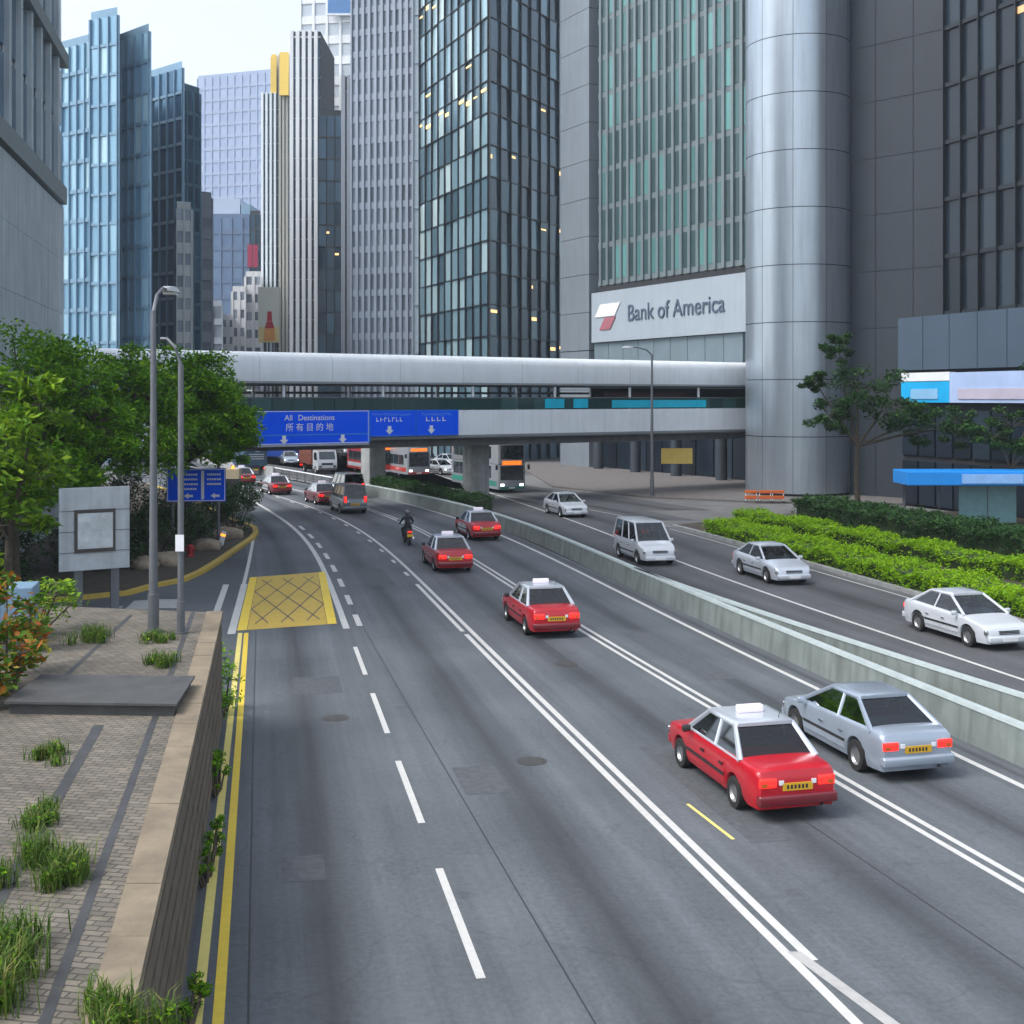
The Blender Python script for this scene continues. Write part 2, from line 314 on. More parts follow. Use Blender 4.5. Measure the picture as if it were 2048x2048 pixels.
CROT = leafmat('croton_leaf', [(0, (0.04, 0.11, 0.012)), (0.55, (0.10, 0.20, 0.015)), (0.7, (0.26, 0.11, 0.012)), (0.85, (0.38, 0.07, 0.012)), (1, (0.20, 0.26, 0.02))])

# ------------------------------------------------------------------ lane curves X(Y) fitted to the photograph
KN = np.arange(6.0, 262.0, 3.0)
def fit(pts, lam=6.0):
    d = [G(u, v) for u, v in pts]; A = []; b = []
    for p in d:
        wgt = 12.0 / p.y; i = min(max(int((p.y - KN[0]) // 3), 0), len(KN) - 2); f = (p.y - KN[i]) / 3.0
        row = np.zeros(len(KN)); row[i] = (1 - f) * wgt; row[i + 1] = f * wgt; A.append(row); b.append(p.x * wgt)
    for i in range(1, len(KN) - 1):
        row = np.zeros(len(KN)); row[i - 1] = lam; row[i] = -2 * lam; row[i + 1] = lam; A.append(row * (20.0 / max(20, KN[i]))); b.append(0)
    x = np.linalg.lstsq(np.array(A), np.array(b), rcond=None)[0]
    return lambda Y: float(np.interp(Y, KN, x))
L1 = fit([(1000,2048),(957,1947),(844,1660),(770,1462),(697,1265),(688,1260),(679,1210),(664,1166),(650,1128),(635,1094),(621,1068),(603,1052),(581,1041),(527,1025),(492,1014)])
L2 = fit([(1740,2048),(1566,1890),(1307,1627),(1048,1384),(968,1304),(895,1228),(828,1155),(786,1114),(748,1074),(708,1048.6),(675,1032),(632,1016),(581,1001.5),(545,993),(509,985),(481.5,978)])
L3 = fit([(2048,1757),(1824,1648),(1664,1560),(1407,1412),(1157,1260),(1048,1184),(943,1117),(882,1076),(827,1048.6),(795,1036),(762,1022),(737,1016),(603,985),(576,980),(516,964),(503,963)])
L4 = fit([(2048,1565.6),(1876,1493),(1659,1395),(1565,1353),(1462,1307),(1307,1216),(1151,1138.6),(1048,1081.6),(929,1036),(835,1010.6),(740,993.5),(663,975.5),(620,966),(567,957.6),(526,949)])
def fitx(pts, lam=6.0):      # the same fit for points already in metres (X, Y)
    return fit([(CX + x * F / y, HY + H * F / y) for x, y in pts], lam)
B1 = fitx([(12.6,19),(10.75,26.0),(9.75,30.0),(8.1,37.0),(6.1,44.1),(4.9,50.0),(3.7,54.9),(2.8,61.0),(1.45,69.7),(-1.0,77.6),(-4.2,84),(-8.6,92.5),(-12.2,99),(-14.6,103.5),(-22,119),(-27,129)])
R0 = fitx([(15.0,21.5),(12.07,29.4),(10.27,34.1),(8.5,38.5),(6.9,42.9),(5.5,47.6),(4.6,52),(3.6,58),(2.2,66),(0.0,75),(-3.0,83),(-7.0,91),(-11.2,99),(-20,117),(-25,128)])
RL1 = fit([(2048,1351),(1876,1301.6),(1721,1257.6),(1566,1208.5),(1436,1159),(1369,1131),(1256,1066),(1165,1038),(1037,1016.6)])
RE = fitx([(19.6,36),(17.6,41),(15.6,46.2),(14.0,51.5),(13.0,58),(12.4,66),(11.6,74.5),(8.0,82),(4.0,89),(0.0,96),(-6,106),(-16,124)])
L0 = fitx([(-3.05,10),(-4.19,15.5),(-9.11,40.9),(-11.0,51.5),(-12.3,58.5),(-14.2,67),(-15.2,72),(-17.2,78.5),(-21.5,88),(-27,99),(-33,111)])
def tang(c, Y):
    v = Vector((c(Y + 0.5) - c(Y - 0.5), 1.0)); return v.normalized()
def offs(c, Y, o):
    t = tang(c, Y); n = Vector((t.y, -t.x)); return (c(Y) + n.x * o, Y + n.y * o)
def yr(a, b, st=1.0):
    n = max(2, int(abs(b - a) / st) + 1); return [a + (b - a) * i / (n - 1) for i in range(n)]
def lane_strip(m, ca, cb, Y0, Y1, u0, z):
    if m.uv is None: m.uv = []
    ys = yr(Y0, Y1, 1.5); K = 4; b = len(m.v)
    for y in ys:
        for k in range(K + 1):
            f = k / K; m.v.append((ca(y) * (1 - f) + cb(y) * f, y, z)); m.uv.append((u0 + f * 0.999, y + u0 * 37))
    for i in range(len(ys) - 1):
        for k in range(K):
            q = b + i * (K + 1) + k; m.f.append([q, q + 1, q + K + 2, q + K + 1]); m.mi.append(0)
def stripe(m, c, o, wd, Y0, Y1, z, st=0.8):
    ys = yr(Y0, Y1, st); a = [offs(c, y, o - wd / 2) for y in ys]; b = [offs(c, y, o + wd / 2) for y in ys]
    for i in range(len(ys) - 1): m.quad((*a[i], z), (*b[i], z), (*b[i + 1], z), (*a[i + 1], z))

# ------------------------------------------------------------------ ground and roads
gm = M().quad((-900, -900, 0), (900, -900, 0), (900, 1500, 0), (-900, 1500, 0)); struct('ground', gm, MT['ground'])
# side road on the left, beyond the terrace
sr = M(); sr.uv = []
def flat_uv(m, pts, z, u=0.3):
    b = len(m.v)
    for p in pts: m.v.append((p[0], p[1], z)); m.uv.append((u + p[1] * 0.02, p[0]))
    m.f.append([b + i for i in range(len(pts))]); m.mi.append(0)
flat_uv(sr, [(-70, 24), (-4.0, 24), (-8, 41), (-11, 52), (-14, 67), (-13.6, 68.5), (-15, 60), (-17, 52), (-70, 46)][::1], 0.004)
struct('side_road', sr, MT['road'])
rd = M()
for i, (a, b) in enumerate([(L0, L1), (L1, L2), (L2, L3), (L3, L4), (L4, B1)]):
    lane_strip(rd, a, b, 8, 168, i, 0.008)
struct('main_carriageway', rd, MT['road'])
rd = M()
lane_strip(rd, R0, RL1, 20, 168, 0, 0.008); lane_strip(rd, RL1, RE, 20, 168, 1, 0.008)
lane_strip(rd, RE, lambda y: RE(y) + 3.6, 79, 168, 2, 0.008)
lane_strip(rd, lambda y: RE(y) + 3.6, lambda y: RE(y) + 8.5, 86, 168, 3, 0.008)
struct('oncoming_carriageway', rd, MT['road_warm'])
far = M(); far.uv = []
flat_uv(far, [(-60, 150), (22, 118), (20, 150), (-40, 330), (-95, 330)], 0.0045); struct('far_road', far, MT['road_warm'])

# markings: thin sheets on the asphalt
zm = 0.013
m = M(); stripe(m, L2, -0.13, 0.15, 13, 41, zm); stripe(m, L2, 0.14, 0.15, 17.2, 140, zm); 
y = 41.5
while y < 110: stripe(m, L2, -0.15, 0.15, y, y + (10.5 if y < 45 else 1.1), zm); y += (13 if y < 45 else 4.2)
m.quad((4.35, 16.2, zm), (4.62, 16.25, zm), (3.86, 18.0, zm), (3.66, 17.9, zm)) if False else None
struct('double_white_line', m, MT['white_paint'])
m = M(); p0 = L2(17.6)
for i in range(6):
    ya, yb = 17.5 - i * 0.6, 17.5 - (i + 1) * 0.6
    xa, xb = L2(ya) - 0.06 + (17.2 - ya) * 0.15, L2(yb) - 0.06 + (17.2 - yb) * 0.15
    m.quad((xa, ya, zm + .003), (xb, yb, zm + .003), (xb + 0.2, yb, zm + .003), (xa + 0.2, ya, zm + .003))
struct('branching_white_line', m, MT['worn_white'])
m = M(); stripe(m, L3, -0.15, 0.13, 14, 145, zm); stripe(m, L3, 0.14, 0.13, 14, 145, zm); struct('lane_divider_line', m, MT['white_paint'])
m = M(); stripe(m, L4, 0, 0.16, 14, 150, zm); struct('right_edge_line', m, MT['white_paint'])
m = M(); stripe(m, L1, -0.06, 0.22, 42, 110, zm); struct('left_lane_line', m, MT['white_paint'])
m = M(); y = 42.4
while y < 74: stripe(m, L1, 0.42, 0.2, y, y + 2.2, zm); y += 4.4
y = 38.9
while y > 11: stripe(m, L1, 0, 0.13, y - 3.9, y, zm); y -= 6.1
struct('dashed_lane_line', m, MT['white_paint'])
EDGE = fitx([(-9.47,42.1),(-11.25,52.4),(-12.47,59.2),(-14.25,68.4)], 2)
m = M(); stripe(m, EDGE, 0, 0.15, 52, 68, zm); stripe(m, EDGE, 0.02, 0.26, 41, 52, zm); stripe(m, EDGE, -0.72, 0.24, 43, 52, zm); struct('white_edge_line', m, MT['white_paint'])
YL = fitx([(-3.91,15.5),(-8.99,41.3)], 2); YRR = fitx([(-3.68,15.5),(-8.83,41.3)], 2)
m = M(); stripe(m, YL, -0.02, 0.145, 8, 41.2, zm); struct('yellow_line', m, MT['pale_yellow'])
m = M(); stripe(m, YRR, 0.02, 0.145, 8, 41.2, zm); struct('yellow_line', m, MT['yellow_paint'])
# yellow box
tl, tr, br, bl = G(499.6, 1155.5), G(650, 1144), G(673.5, 1248), G(474, 1262)
def bil(u, v, z): 
    a = tl.lerp(tr, u); b = bl.lerp(br, u); p = a.lerp(b, v); return (p.x, p.y, z)
m = M()
for a, b in ((0.0, 0.095), (0.905, 1.0)):
    for k in range(10): m.quad(bil(a, (k + 1) / 10, zm + .004), bil(b, (k + 1) / 10, zm + .004), bil(b, k / 10, zm + .004), bil(a, k / 10, zm + .004))
struct('yellow_box_border', m, MT['yellow_paint'])
m = M()
for i in range(8):
    for j in range(8): m.quad(bil(.1 + i * .1, (j + 1) / 8, zm), bil(.2 + i * .1, (j + 1) / 8, zm), bil(.2 + i * .1, j / 8, zm), bil(.1 + i * .1, j / 8, zm))
struct('yellow_box_marking', m, MT['box_yellow'])
m = M(); hw_ = .012
for sgn in (1, -1):      # dark diagonal joints between the yellow bars
    for k in range(-2, 4):
        o_ = k / 3.0; us = [u for u in np.linspace(.1, .9, 25) if .05 < ((u - .1) / .8 * sgn + o_ + (0 if sgn > 0 else .67)) < .95]
        for u0, u1 in zip(us[:-1], us[1:]):
            v0, v1 = [(u - .1) / .8 * sgn + o_ + (0 if sgn > 0 else .67) for u in (u0, u1)]
            m.quad(bil(u0, v0 + hw_, zm + .002), bil(u1, v1 + hw_, zm + .002), bil(u1, v1 - hw_, zm + .002), bil(u0, v0 - hw_, zm + .002))
struct('yellow_box_joint', m, mat('worn_joint', (0.13, 0.12, 0.095), .8, var=.3, scale=4))
m = M()
for q in [((250,1219),(296,1219),(310,1200),(268,1202)), ((311,1217),(358,1217),(366,1199),(318,1199)), ((176,1236),(226,1230),(248,1212),(200,1218)), ((100,1254),(150,1247),(176,1228),(130,1234))]:
    m.quad(*[(*G(u, v)[:2], zm) for u, v in q])
struct('give_way_marking', m, MT['worn_white'])
m = M(); stripe(m, RL1, 0, 0.15, 24, 150, zm); struct('oncoming_lane_line', m, MT['white_paint'])
m = M(); stripe(m, RE, -0.3, 0.13, 30, 74, zm); stripe(m, lambda y: RE(y) + 0.2, 0, 0.13, 75, 120, zm); struct('oncoming_edge_line', m, MT['worn_white'])
m = M(); pp = [G(1375, 1609), G(1467, 1680)]; d = (pp[1] - pp[0]).normalized(); n = Vector((d.y, -d.x, 0)) * 0.035
m.quad(*[(q.x, q.y, zm) for q in (pp[0] - n, pp[0] + n, pp[1] + n, pp[1] - n)]); struct('faded_yellow_mark', m, MT['pale_yellow'])
# patches, covers and longitudinal joints
PATCH = mat('dark_patch_asphalt', (0.072, 0.080, 0.088), .8, var=.25, scale=6, bump=.3)
m = M()
for (c, o_, y0, y1, wd) in ((L1, -1.4, 33.0, 35.0, 1.3), (L1, 1.5, 24.2, 26.0, .9), (L2, 1.6, 21.5, 27.5, .85), (L3, 1.5, 34, 41, 1.0), (L2, -1.6, 52, 57, 1.2), (L3, -1.7, 70, 76, 1.1), (L1, -2.2, 20.5, 21.6, .7)): stripe(m, c, o_, wd, y0, y1, zm - .001)
struct('road_patch', m, PATCH)
m = M(); stripe(m, L1, -3.05, .03, 9, 62, zm - .002); stripe(m, L2, -3.3, .025, 14, 48, zm - .002); stripe(m, L3, -1.9, .025, 16, 90, zm - .002); stripe(m, L4, -1.7, .025, 26, 90, zm - .002); struct('road_joint', m, mat('tar_joint', (0.03, 0.032, 0.035), .6))
m = M()
for (c, o_, y) in ((L1, -1.1, 30.5), (L2, 1.9, 36.0), (L3, 1.8, 30.0), (L2, -1.4, 27)):
    p = offs(c, y, o_); m.add([(p[0] + .33 * math.cos(a) , p[1] + .33 * math.sin(a), zm + .002) for a in np.linspace(0, 2 * math.pi, 20, endpoint=False)], [list(range(20))])
struct('road_cover', m, mat('cast_iron', (0.075, 0.073, 0.07), .55, .4, var=.3, scale=14, bump=.5))

# ------------------------------------------------------------------ barriers and kerbs
def wall_along(m, c, Y0, Y1, w0, w1, h, o=0.0, mi=0, st=1.5, z0=0.0):
    ys = yr(Y0, Y1, st); rings = []
    for y in ys:
        a, b = offs(c, y, o - w0 / 2), offs(c, y, o + w0 / 2); a2, b2 = offs(c, y, o - w1 / 2), offs(c, y, o + w1 / 2)
        rings.append([(*a, z0), (*b, z0), (*b2, h), (*a2, h)])
    m.loft(rings, mi=mi)
bar = thing('median_barrier', 'long grey green concrete barrier curving along the right edge of the taxi lanes', 'barrier', (B1(45) + .2, 45, 0))
m = M(); wall_along(m, B1, 17, 104, 0.36, 0.22, 0.78, 0.18); m.build('barrier_wall', MT['barrier'], bar, off=bar.location, fix=True)
m = M(); wall_along(m, B1, 17, 104, 0.26, 0.2, 0.86, 0.18, z0=0.783); m.build('coping', MT['barrier_top'], bar, off=bar.location, fix=True)
bar = thing('median_barrier', 'lower right concrete barrier beside the oncoming lanes, behind a dark gap', 'barrier', (R0(36), 36, 0))
m = M(); wall_along(m, R0, 20, 51, 0.3, 0.2, 0.78, -0.1); m.build('barrier_wall', MT['barrier'], bar, off=bar.location, fix=True)
m = M(); wall_along(m, R0, 20, 51, 0.24, 0.18, 0.86, -0.1, z0=0.783); m.build('coping', MT['barrier_top'], bar, off=bar.location, fix=True)
m = M(); m.uv = None
ys = yr(18, 104, 2)
for i in range(len(ys) - 1):
    a, b = ys[i], ys[i + 1]; m.quad((B1(a) + .1, a, .016), (max(R0(a), B1(a) + .6), a, .016), (max(R0(b), B1(b) + .6), b, .016), (B1(b) + .1, b, .016))
struct('median_strip', m, MT['soil'])
# guard rail beyond the footbridge
gr = thing('guard_rail', 'dark horizontal rail fence with white top rail, beyond the footbridge', 'guard rail', (B1(110), 110, 0))
for z, r, mt, nm in ((0.92, 0.06, MT['white_panel'], 'top_rail'), (0.62, 0.045, MT['dark_steel'], 'rail'), (0.34, 0.045, MT['dark_steel'], 'rail')):
    M().tube([(*offs(B1, y, 0.1), z) for y in yr(101, 122, 2)], r, 6).build(nm, mt, gr, off=gr.location)
for y in yr(101, 122, 2.1):
    p = offs(B1, y, 0.1); M().box(p[0] - .04, p[1] - .04, 0, p[0] + .04, p[1] + .04, 0.9).build('post', MT['dark_steel'], gr, off=gr.location)
m = M(); wall_along(m, B1, 122.3, 150, 0.35, 0.25, 0.95, 0.15)
tag(m.build('concrete_wall', MT['concrete'], fix=True), 'rough grey concrete wall ending at the rail fence beyond the footbridge', 'wall')
# left island with yellow kerb
kp = [(-60, 33), (-30, 40.5), (-20, 45.8), (-17.2, 47.6)] + [tuple(G(u, v)[:2]) for u, v in [(254,1190),(304,1176),(366,1163),(400,1148),(436,1126),(472,1101),(503,1080),(512,1069),(509,1059),(496,1052)]] + [(L0(76) - .2, 77.5), (L0(88) - .2, 88), (L0(99) - .2, 99), (L0(111) - .2, 111)]
isl = kp + [(-60, 111)]
struct('island_ground', M().prism(isl, 0.0, 0.13), MT['soil'])
m = M(); rings = []
for i, p in enumerate(kp):
    a = Vector(kp[max(i - 1, 0)]); b = Vector(kp[min(i + 1, len(kp) - 1)]); t = (b - a).normalized(); n = Vector((t.y, -t.x)) * 0.15
    p = Vector(p); q = p + n; r = p - n
    rings.append([(q.x, q.y, 0.0), (q.x, q.y, 0.16), (r.x, r.y, 0.165), (r.x, r.y, 0.0)])
m.loft(rings); struct('kerb', m.build if False else m, MT['kerb_yellow'])
# right planter island kerb + soil
rp = [offs(RE, y, 0.5) for y in yr(34, 75, 3)]
rpoly = rp + [(20, 84), (34, 84), (44, 70), (44, 34)]
struct('planter_ground', M().prism(rpoly, 0.0, 0.12), MT['soil'])
m = M(); rings = []
for y in yr(34, 75, 2):
    a, b = offs(RE, y, 0.28), offs(RE, y, 0.5); rings.append([(*a, 0), (*b, 0), (*b, .16), (*a, .15)])
m.loft(rings); struct('kerb', m, MT['concrete'])
# pavement in front of the right hand towers
struct('pavement', M().prism([(3.5, 108), (10.5, 96.5), (18, 92), (60, 84.5), (60, 135), (0, 150)], 0.0, 0.14), mat('pavement_tiles', (0.125, 0.115, 0.112), 0.8, var=0.15, scale=2))

# ------------------------------------------------------------------ terrace on the lower left
def TE(y): return -4.19 - 0.1937 * (y - 15.5)       # face of the retaining wall
TZ = 2.8
dirw = Vector((TE(30) - TE(10), 20)).normalized(); nrm = Vector((dirw.y, -dirw.x))
struct('terrace', M().prism([(TE(4) - .281, 4), (TE(29) - .281, 29), (-16, 31), (-16, 4)], 0.0, TZ), MT['paving'])
rw = thing('retaining_wall', 'brown ribbed retaining wall with a tan stone coping beside the yellow lines', 'wall', (TE(17), 17, 0))
m = M()
m.hexa([(TE(4) - .28, 4, 0), (TE(4), 4, 0), (TE(29), 29, 0), (TE(29) - .28, 29, 0), (TE(4) - .28, 4, TZ - .12), (TE(4), 4, TZ - .12), (TE(29), 29, TZ - .12), (TE(29) - .28, 29, TZ - .12)])
for k in range(6):      # horizontal ribs of the wall face
    z = 0.25 + k * 0.4
    m.hexa([(TE(4) + .003, 4, z), (TE(4) + .055, 4, z), (TE(29) + .055, 29, z), (TE(29) + .003, 29, z), (TE(4) + .003, 4, z + .3), (TE(4) + .055, 4, z + .3), (TE(29) + .055, 29, z + .3), (TE(29) + .003, 29, z + .3)])
m.build('wall', MT['wall_brown'], rw, off=rw.location)
m = M(); ys = yr(4, 29, 1.2)
for i in range(len(ys) - 1):
    a, b = ys[i] + .006, ys[i + 1] - .006; o = .07; jz = random.uniform(-.004, .004)
    m.hexa([(TE(a) - .30, a, TZ - .118), (TE(a) + o, a, TZ - .118), (TE(b) + o, b, TZ - .118), (TE(b) - .30, b, TZ - .118), (TE(a) - .30, a, TZ + .03 + jz), (TE(a) + o, a, TZ + .03 + jz), (TE(b) + o, b, TZ + .03 + jz), (TE(b) - .30, b, TZ + .03 + jz)])
m.build('coping', MT['coping'], rw, off=rw.location)
m = M()
for off0 in (-.62, ):
    m.quad(*[(TE(y) + o, y, TZ + .004) for y, o in ((4, off0 - .05), (4, off0 + .05), (29, off0 + .05), (29, off0 - .05))])
m.quad((-4.55, 9, TZ + .004), (-4.42, 9, TZ + .004), (-6.22, 19.0, TZ + .004), (-6.38, 19.0, TZ + .004))
m.quad((-8.0, 21.8, TZ + .004), (-7.9, 21.8, TZ + .004), (-8.7, 28.6, TZ + .004), (-8.8, 28.6, TZ + .004))
struct('drainage_channel', m, MT['dark_stone'])
m = M(); m.hexa([(-7.95, 19.7, TZ), (-5.3, 19.55, TZ), (-5.52, 21.4, TZ), (-8.1, 21.5, TZ), (-7.95, 19.7, TZ + .17), (-5.3, 19.55, TZ + .17), (-5.52, 21.4, TZ + .17), (-8.1, 21.5, TZ + .17)])
sb = thing('stone_step', 'low dark stone step across the brick terrace beside the coping', 'step', (-6.6, 20.5, TZ))
m.build('step_block', MT['dark_stone'], sb, off=sb.location)
m = M(); m.hexa([(-8.0, 19.62, TZ + .173), (-5.24, 19.47, TZ + .173), (-5.46, 21.45, TZ + .173), (-8.15, 21.55, TZ + .173), (-8.0, 19.62, TZ + .21), (-5.24, 19.47, TZ + .21), (-5.46, 21.45, TZ + .21), (-8.15, 21.55, TZ + .21)])
m.build('step_tread', mat('step_tread_stone', (0.06, 0.061, 0.062), .6, var=.25), sb, off=sb.location)
# ------------------------------------------------------------------ buildings
def facade_tower(name, label, P0, P1, depth, z1, fh, bw, gl, frame, wall, z0=0.0, sides=('front',), band=0.3, mull=0.1, mproud=0.12, tilt=0.03, bandproud=0.1, group=None, cat='tower', lit=None, litp=0.0, Q=None, roof=None):
    P0, P1 = Vector(P0[:2]), Vector(P1[:2]); d = (P1 - P0).normalized(); n = Vector((d.y, -d.x))
    Q0, Q1 = (P0 + P0.normalized() * depth, P1 + P1.normalized() * depth) if Q is None else (Vector(Q[0]), Vector(Q[1]))
    c = (P0 + P1 + Q0 + Q1) / 4
    root = thing(name, label, cat, (c.x, c.y, z0), 0, group); off = (c.x, c.y, z0)
    faces = {'front': (P0, P1), 'right': (P1, Q1), 'left': (Q0, P0)}
    ins = 0.35
    body = [p_ + (c - p_) * (ins * 1.5 / (c - p_).length) for p_ in (P0, P1, Q1, Q0)]
    M().prism([tuple(p) for p in body], z0, z1 - 0.05).build('core_wall', wall, root, off=off)
    if z1 < 160: M().prism([tuple(p) for p in body], z1 - 0.045, z1 + 1.1).build('roof', roof or frame, root, off=off)
    fr = M(); litm = M(); nf = max(1, int(round((z1 - z0) / fh))); fh = (z1 - z0) / nf
    vis = lambda z: True
    for key in sides:
        A, B = faces[key]; dd = (B - A); Ln = dd.length; dd.normalize(); nn = Vector((dd.y, -dd.x)); nb = max(1, int(round(Ln / bw))); b_ = Ln / nb
        for i in range(nf):
            za, zb = z0 + i * fh + band, z0 + (i + 1) * fh; gm_ = M(); fp_ = litp * random.choice((0, 0, .2, .6, 1.0, 3.2))
            for j in range(nb):
                a = A + dd * (j * b_ + mull / 2); b = A + dd * ((j + 1) * b_ - mull / 2)
                t = [random.uniform(-tilt, tilt) for _ in range(3)]
                q = [a + nn * t[0], b + nn * t[1], b + nn * (t[1] + t[2]), a + nn * (t[0] + t[2])]
                o_ = nn * (-0.06)
                gm_.quad((*(q[0] + o_), za), (*(q[1] + o_), za), (*(q[2] + o_), zb), (*(q[3] + o_), zb))
                if lit and random.random() < fp_:
                    wd = random.uniform(.25, .75) * (b - a).length; hh = random.uniform(.05, .16) * (zb - za); zs = zb - hh - random.uniform(.05, .3) * (zb - za)
                    a2 = a + nn * .03; b2 = a2 + dd * wd
                    M().quad((*a2, zs), (*b2, zs), (*b2, zs + hh), (*a2, zs + hh)).build('amber_glow_strip', lit, root, off=off)
            gm_.build('window_band', gl[key] if isinstance(gl, dict) else gl, root, off=off)
            fr.obox(A, B, -0.2, bandproud, z0 + i * fh, z0 + i * fh + band)
        for j in range(nb + 1):
            c_ = A + dd * (j * b_); e = mull / 2
            fr.obox(c_ - dd * (e if j else 0), c_ + dd * (e if j < nb else 0), -0.18, bandproud + mproud, z0 + .004, z1 - .004)
    fr.build('facade_frame', frame, root, off=off)
    return root
def pw(px, Y): return ((px - CX) * Y / F, Y)
def zt(py, Y): return H + (HY - py) * Y / F
BL = [(0, (0.10, 0.24, 0.36)), (0.5, (0.17, 0.36, 0.50)), (0.8, (0.24, 0.46, 0.60)), (1, (0.36, 0.58, 0.68))]
GL_BLUE = glass('blue_glass', [(0, (0.15, 0.30, 0.43)), (0.5, (0.22, 0.40, 0.54)), (0.8, (0.30, 0.49, 0.60)), (1, (0.42, 0.60, 0.67))], 0.2, 0.25)
GL_DARK = glass('dark_blue_glass', [(0, (0.04, 0.10, 0.18)), (0.6, (0.075, 0.17, 0.27)), (1, (0.13, 0.26, 0.38))], 0.12, 0.5)
GL_NAVY = glass('navy_glass', [(0, (0.008, 0.028, 0.055)), (0.7, (0.014, 0.045, 0.08)), (1, (0.03, 0.08, 0.13))], 0.1, 0.3)
GL_TEAL_LIT = glass('lit_teal_glass', [(0, (0.07, 0.13, 0.17)), (0.3, (0.14, 0.24, 0.30)), (0.55, (0.27, 0.42, 0.49)), (0.8, (0.42, 0.58, 0.63)), (1, (0.58, 0.74, 0.77))], 0.18, 0.3)  # bright reflections of the lit face put into the pane tints
GL_TEAL_SHADE = glass('shaded_teal_glass', [(0, (0.025, 0.055, 0.085)), (0.5, (0.05, 0.105, 0.15)), (0.85, (0.09, 0.17, 0.23)), (1, (0.16, 0.28, 0.34))], 0.16, 0.3)  # same glass, darker tints stand in for the shaded face
GL_GREY = glass('grey_window_glass', [(0, (0.15, 0.18, 0.22)), (0.6, (0.23, 0.27, 0.33)), (1, (0.34, 0.39, 0.45))], 0.25, 0.2)
GL_FIN = glass('sea_green_glass', [(0, (0.035, 0.065, 0.07)), (0.5, (0.055, 0.11, 0.115)), (0.8, (0.085, 0.20, 0.20)), (1, (0.14, 0.33, 0.32))], 0.2, 0.15)
GL_BLACK = glass('black_glass', [(0, (0.005, 0.011, 0.019)), (0.7, (0.009, 0.018, 0.030)), (1, (0.018, 0.034, 0.052))], 0.3, 0.0)
GL_PALE = glass('hazed_pale_glass', [(0, (0.27, 0.35, 0.52)), (0.5, (0.30, 0.38, 0.55)), (1, (0.34, 0.42, 0.58))], 0.4, 0.0)  # the tower's own pale blue plus distance haze put into the tint
WH = mat('white_cladding', (0.78, 0.82, 0.85), 0.5, var=0.06, scale=.2, dirt=0.15)
GREYC = mat('grey_cladding', (0.30, 0.34, 0.40), 0.6, var=0.08, scale=.2, dirt=0.2)
BLUEF = mat('blue_frame', (0.17, 0.29, 0.40), 0.4, 0.3, var=0.1, scale=.2)
DKF = mat('dark_frame', (0.016, 0.022, 0.028), 0.4, 0.3, var=0.15)
DKW = mat('dark_core', (0.02, 0.022, 0.026), 0.8, var=0.1)
PALEF = mat('hazed_pale_frame', (0.31, 0.38, 0.53), 0.6, var=0.05, scale=.1)  # frame of the far tower, distance haze mixed into its colour
AMBER_GLOW = mat('warm_amber_glow', (1.0, 0.62, 0.24), 0.5, emit=0.75, var=0.3)
GOLD = mat('gold_cladding', (0.75, 0.52, 0.12), 0.35, 0.4, var=0.1)
STONE = mat('grey_stone_cladding', (0.026, 0.036, 0.049), 0.65, var=0.1, scale=.3, dirt=0.2)

# near concrete building at the far left
n1, n0 = Vector((-27.0, 75.0)), Vector((-19.6, 39.0))
A = Vector((-27.0 + 0.206 * 40, 35.0)); B = Vector((-27.0, 75.0))
b1 = thing('concrete_building', 'pale concrete building with blank panelled lower wall and tall window bays above, at far left', 'building', (-30, 60, 0))
off = b1.location; d = (B - A).normalized(); n = Vector((d.y, -d.x))
CONC = mat('pale_concrete', (0.40, 0.455, 0.49), 0.8, var=0.12, scale=.5, dirt=0.35)
def slab(m, s0, s1, t0, t1, z0, z1): m.obox(A + d * s0, A + d * s1, t0, t1, z0, z1)
L = (B - A).length
m = M(); slab(m, 0, L, -14, -0.25, 0, 60); m.build('wall', CONC, b1, off=off)
m = M()
for i in range(6):
    for j in range(7):
        slab(m, j * L / 7 + .012, (j + 1) * L / 7 - .012, -.25, 0, 0.02 + i * 3.2, (i + 1) * 3.2)
m.build('wall_panel', CONC, b1, off=off)
m = M(); slab(m, 0, L, -.2, .2, 19.4, 20.4); slab(m, 0, L, -.2, .3, 27.6, 28.4); slab(m, 0, L, -.2, .3, 36.6, 37.4); m.build('ledge', mat('ledge', (0.20, 0.23, 0.24), .8), b1, off=off)
for j in range(14):
    s0 = j * L / 14
    m = M(); slab(m, s0, s0 + .55, -.2, .12, 20.41, 27.59); slab(m, s0, s0 + .55, -.2, .12, 28.41, 36.59); slab(m, s0, s0 + .55, -.2, .12, 37.41, 59); m.build('pilaster', CONC, b1, off=off)
    for z in (20.45, 24.1, 28.45, 32.5, 37.5, 41.5): m = M(); slab(m, s0 + .6, s0 + L / 14 - .05, -.22, -.12, z + .05, z + 3.3); m.build('window', GL_DARK, b1, off=off)

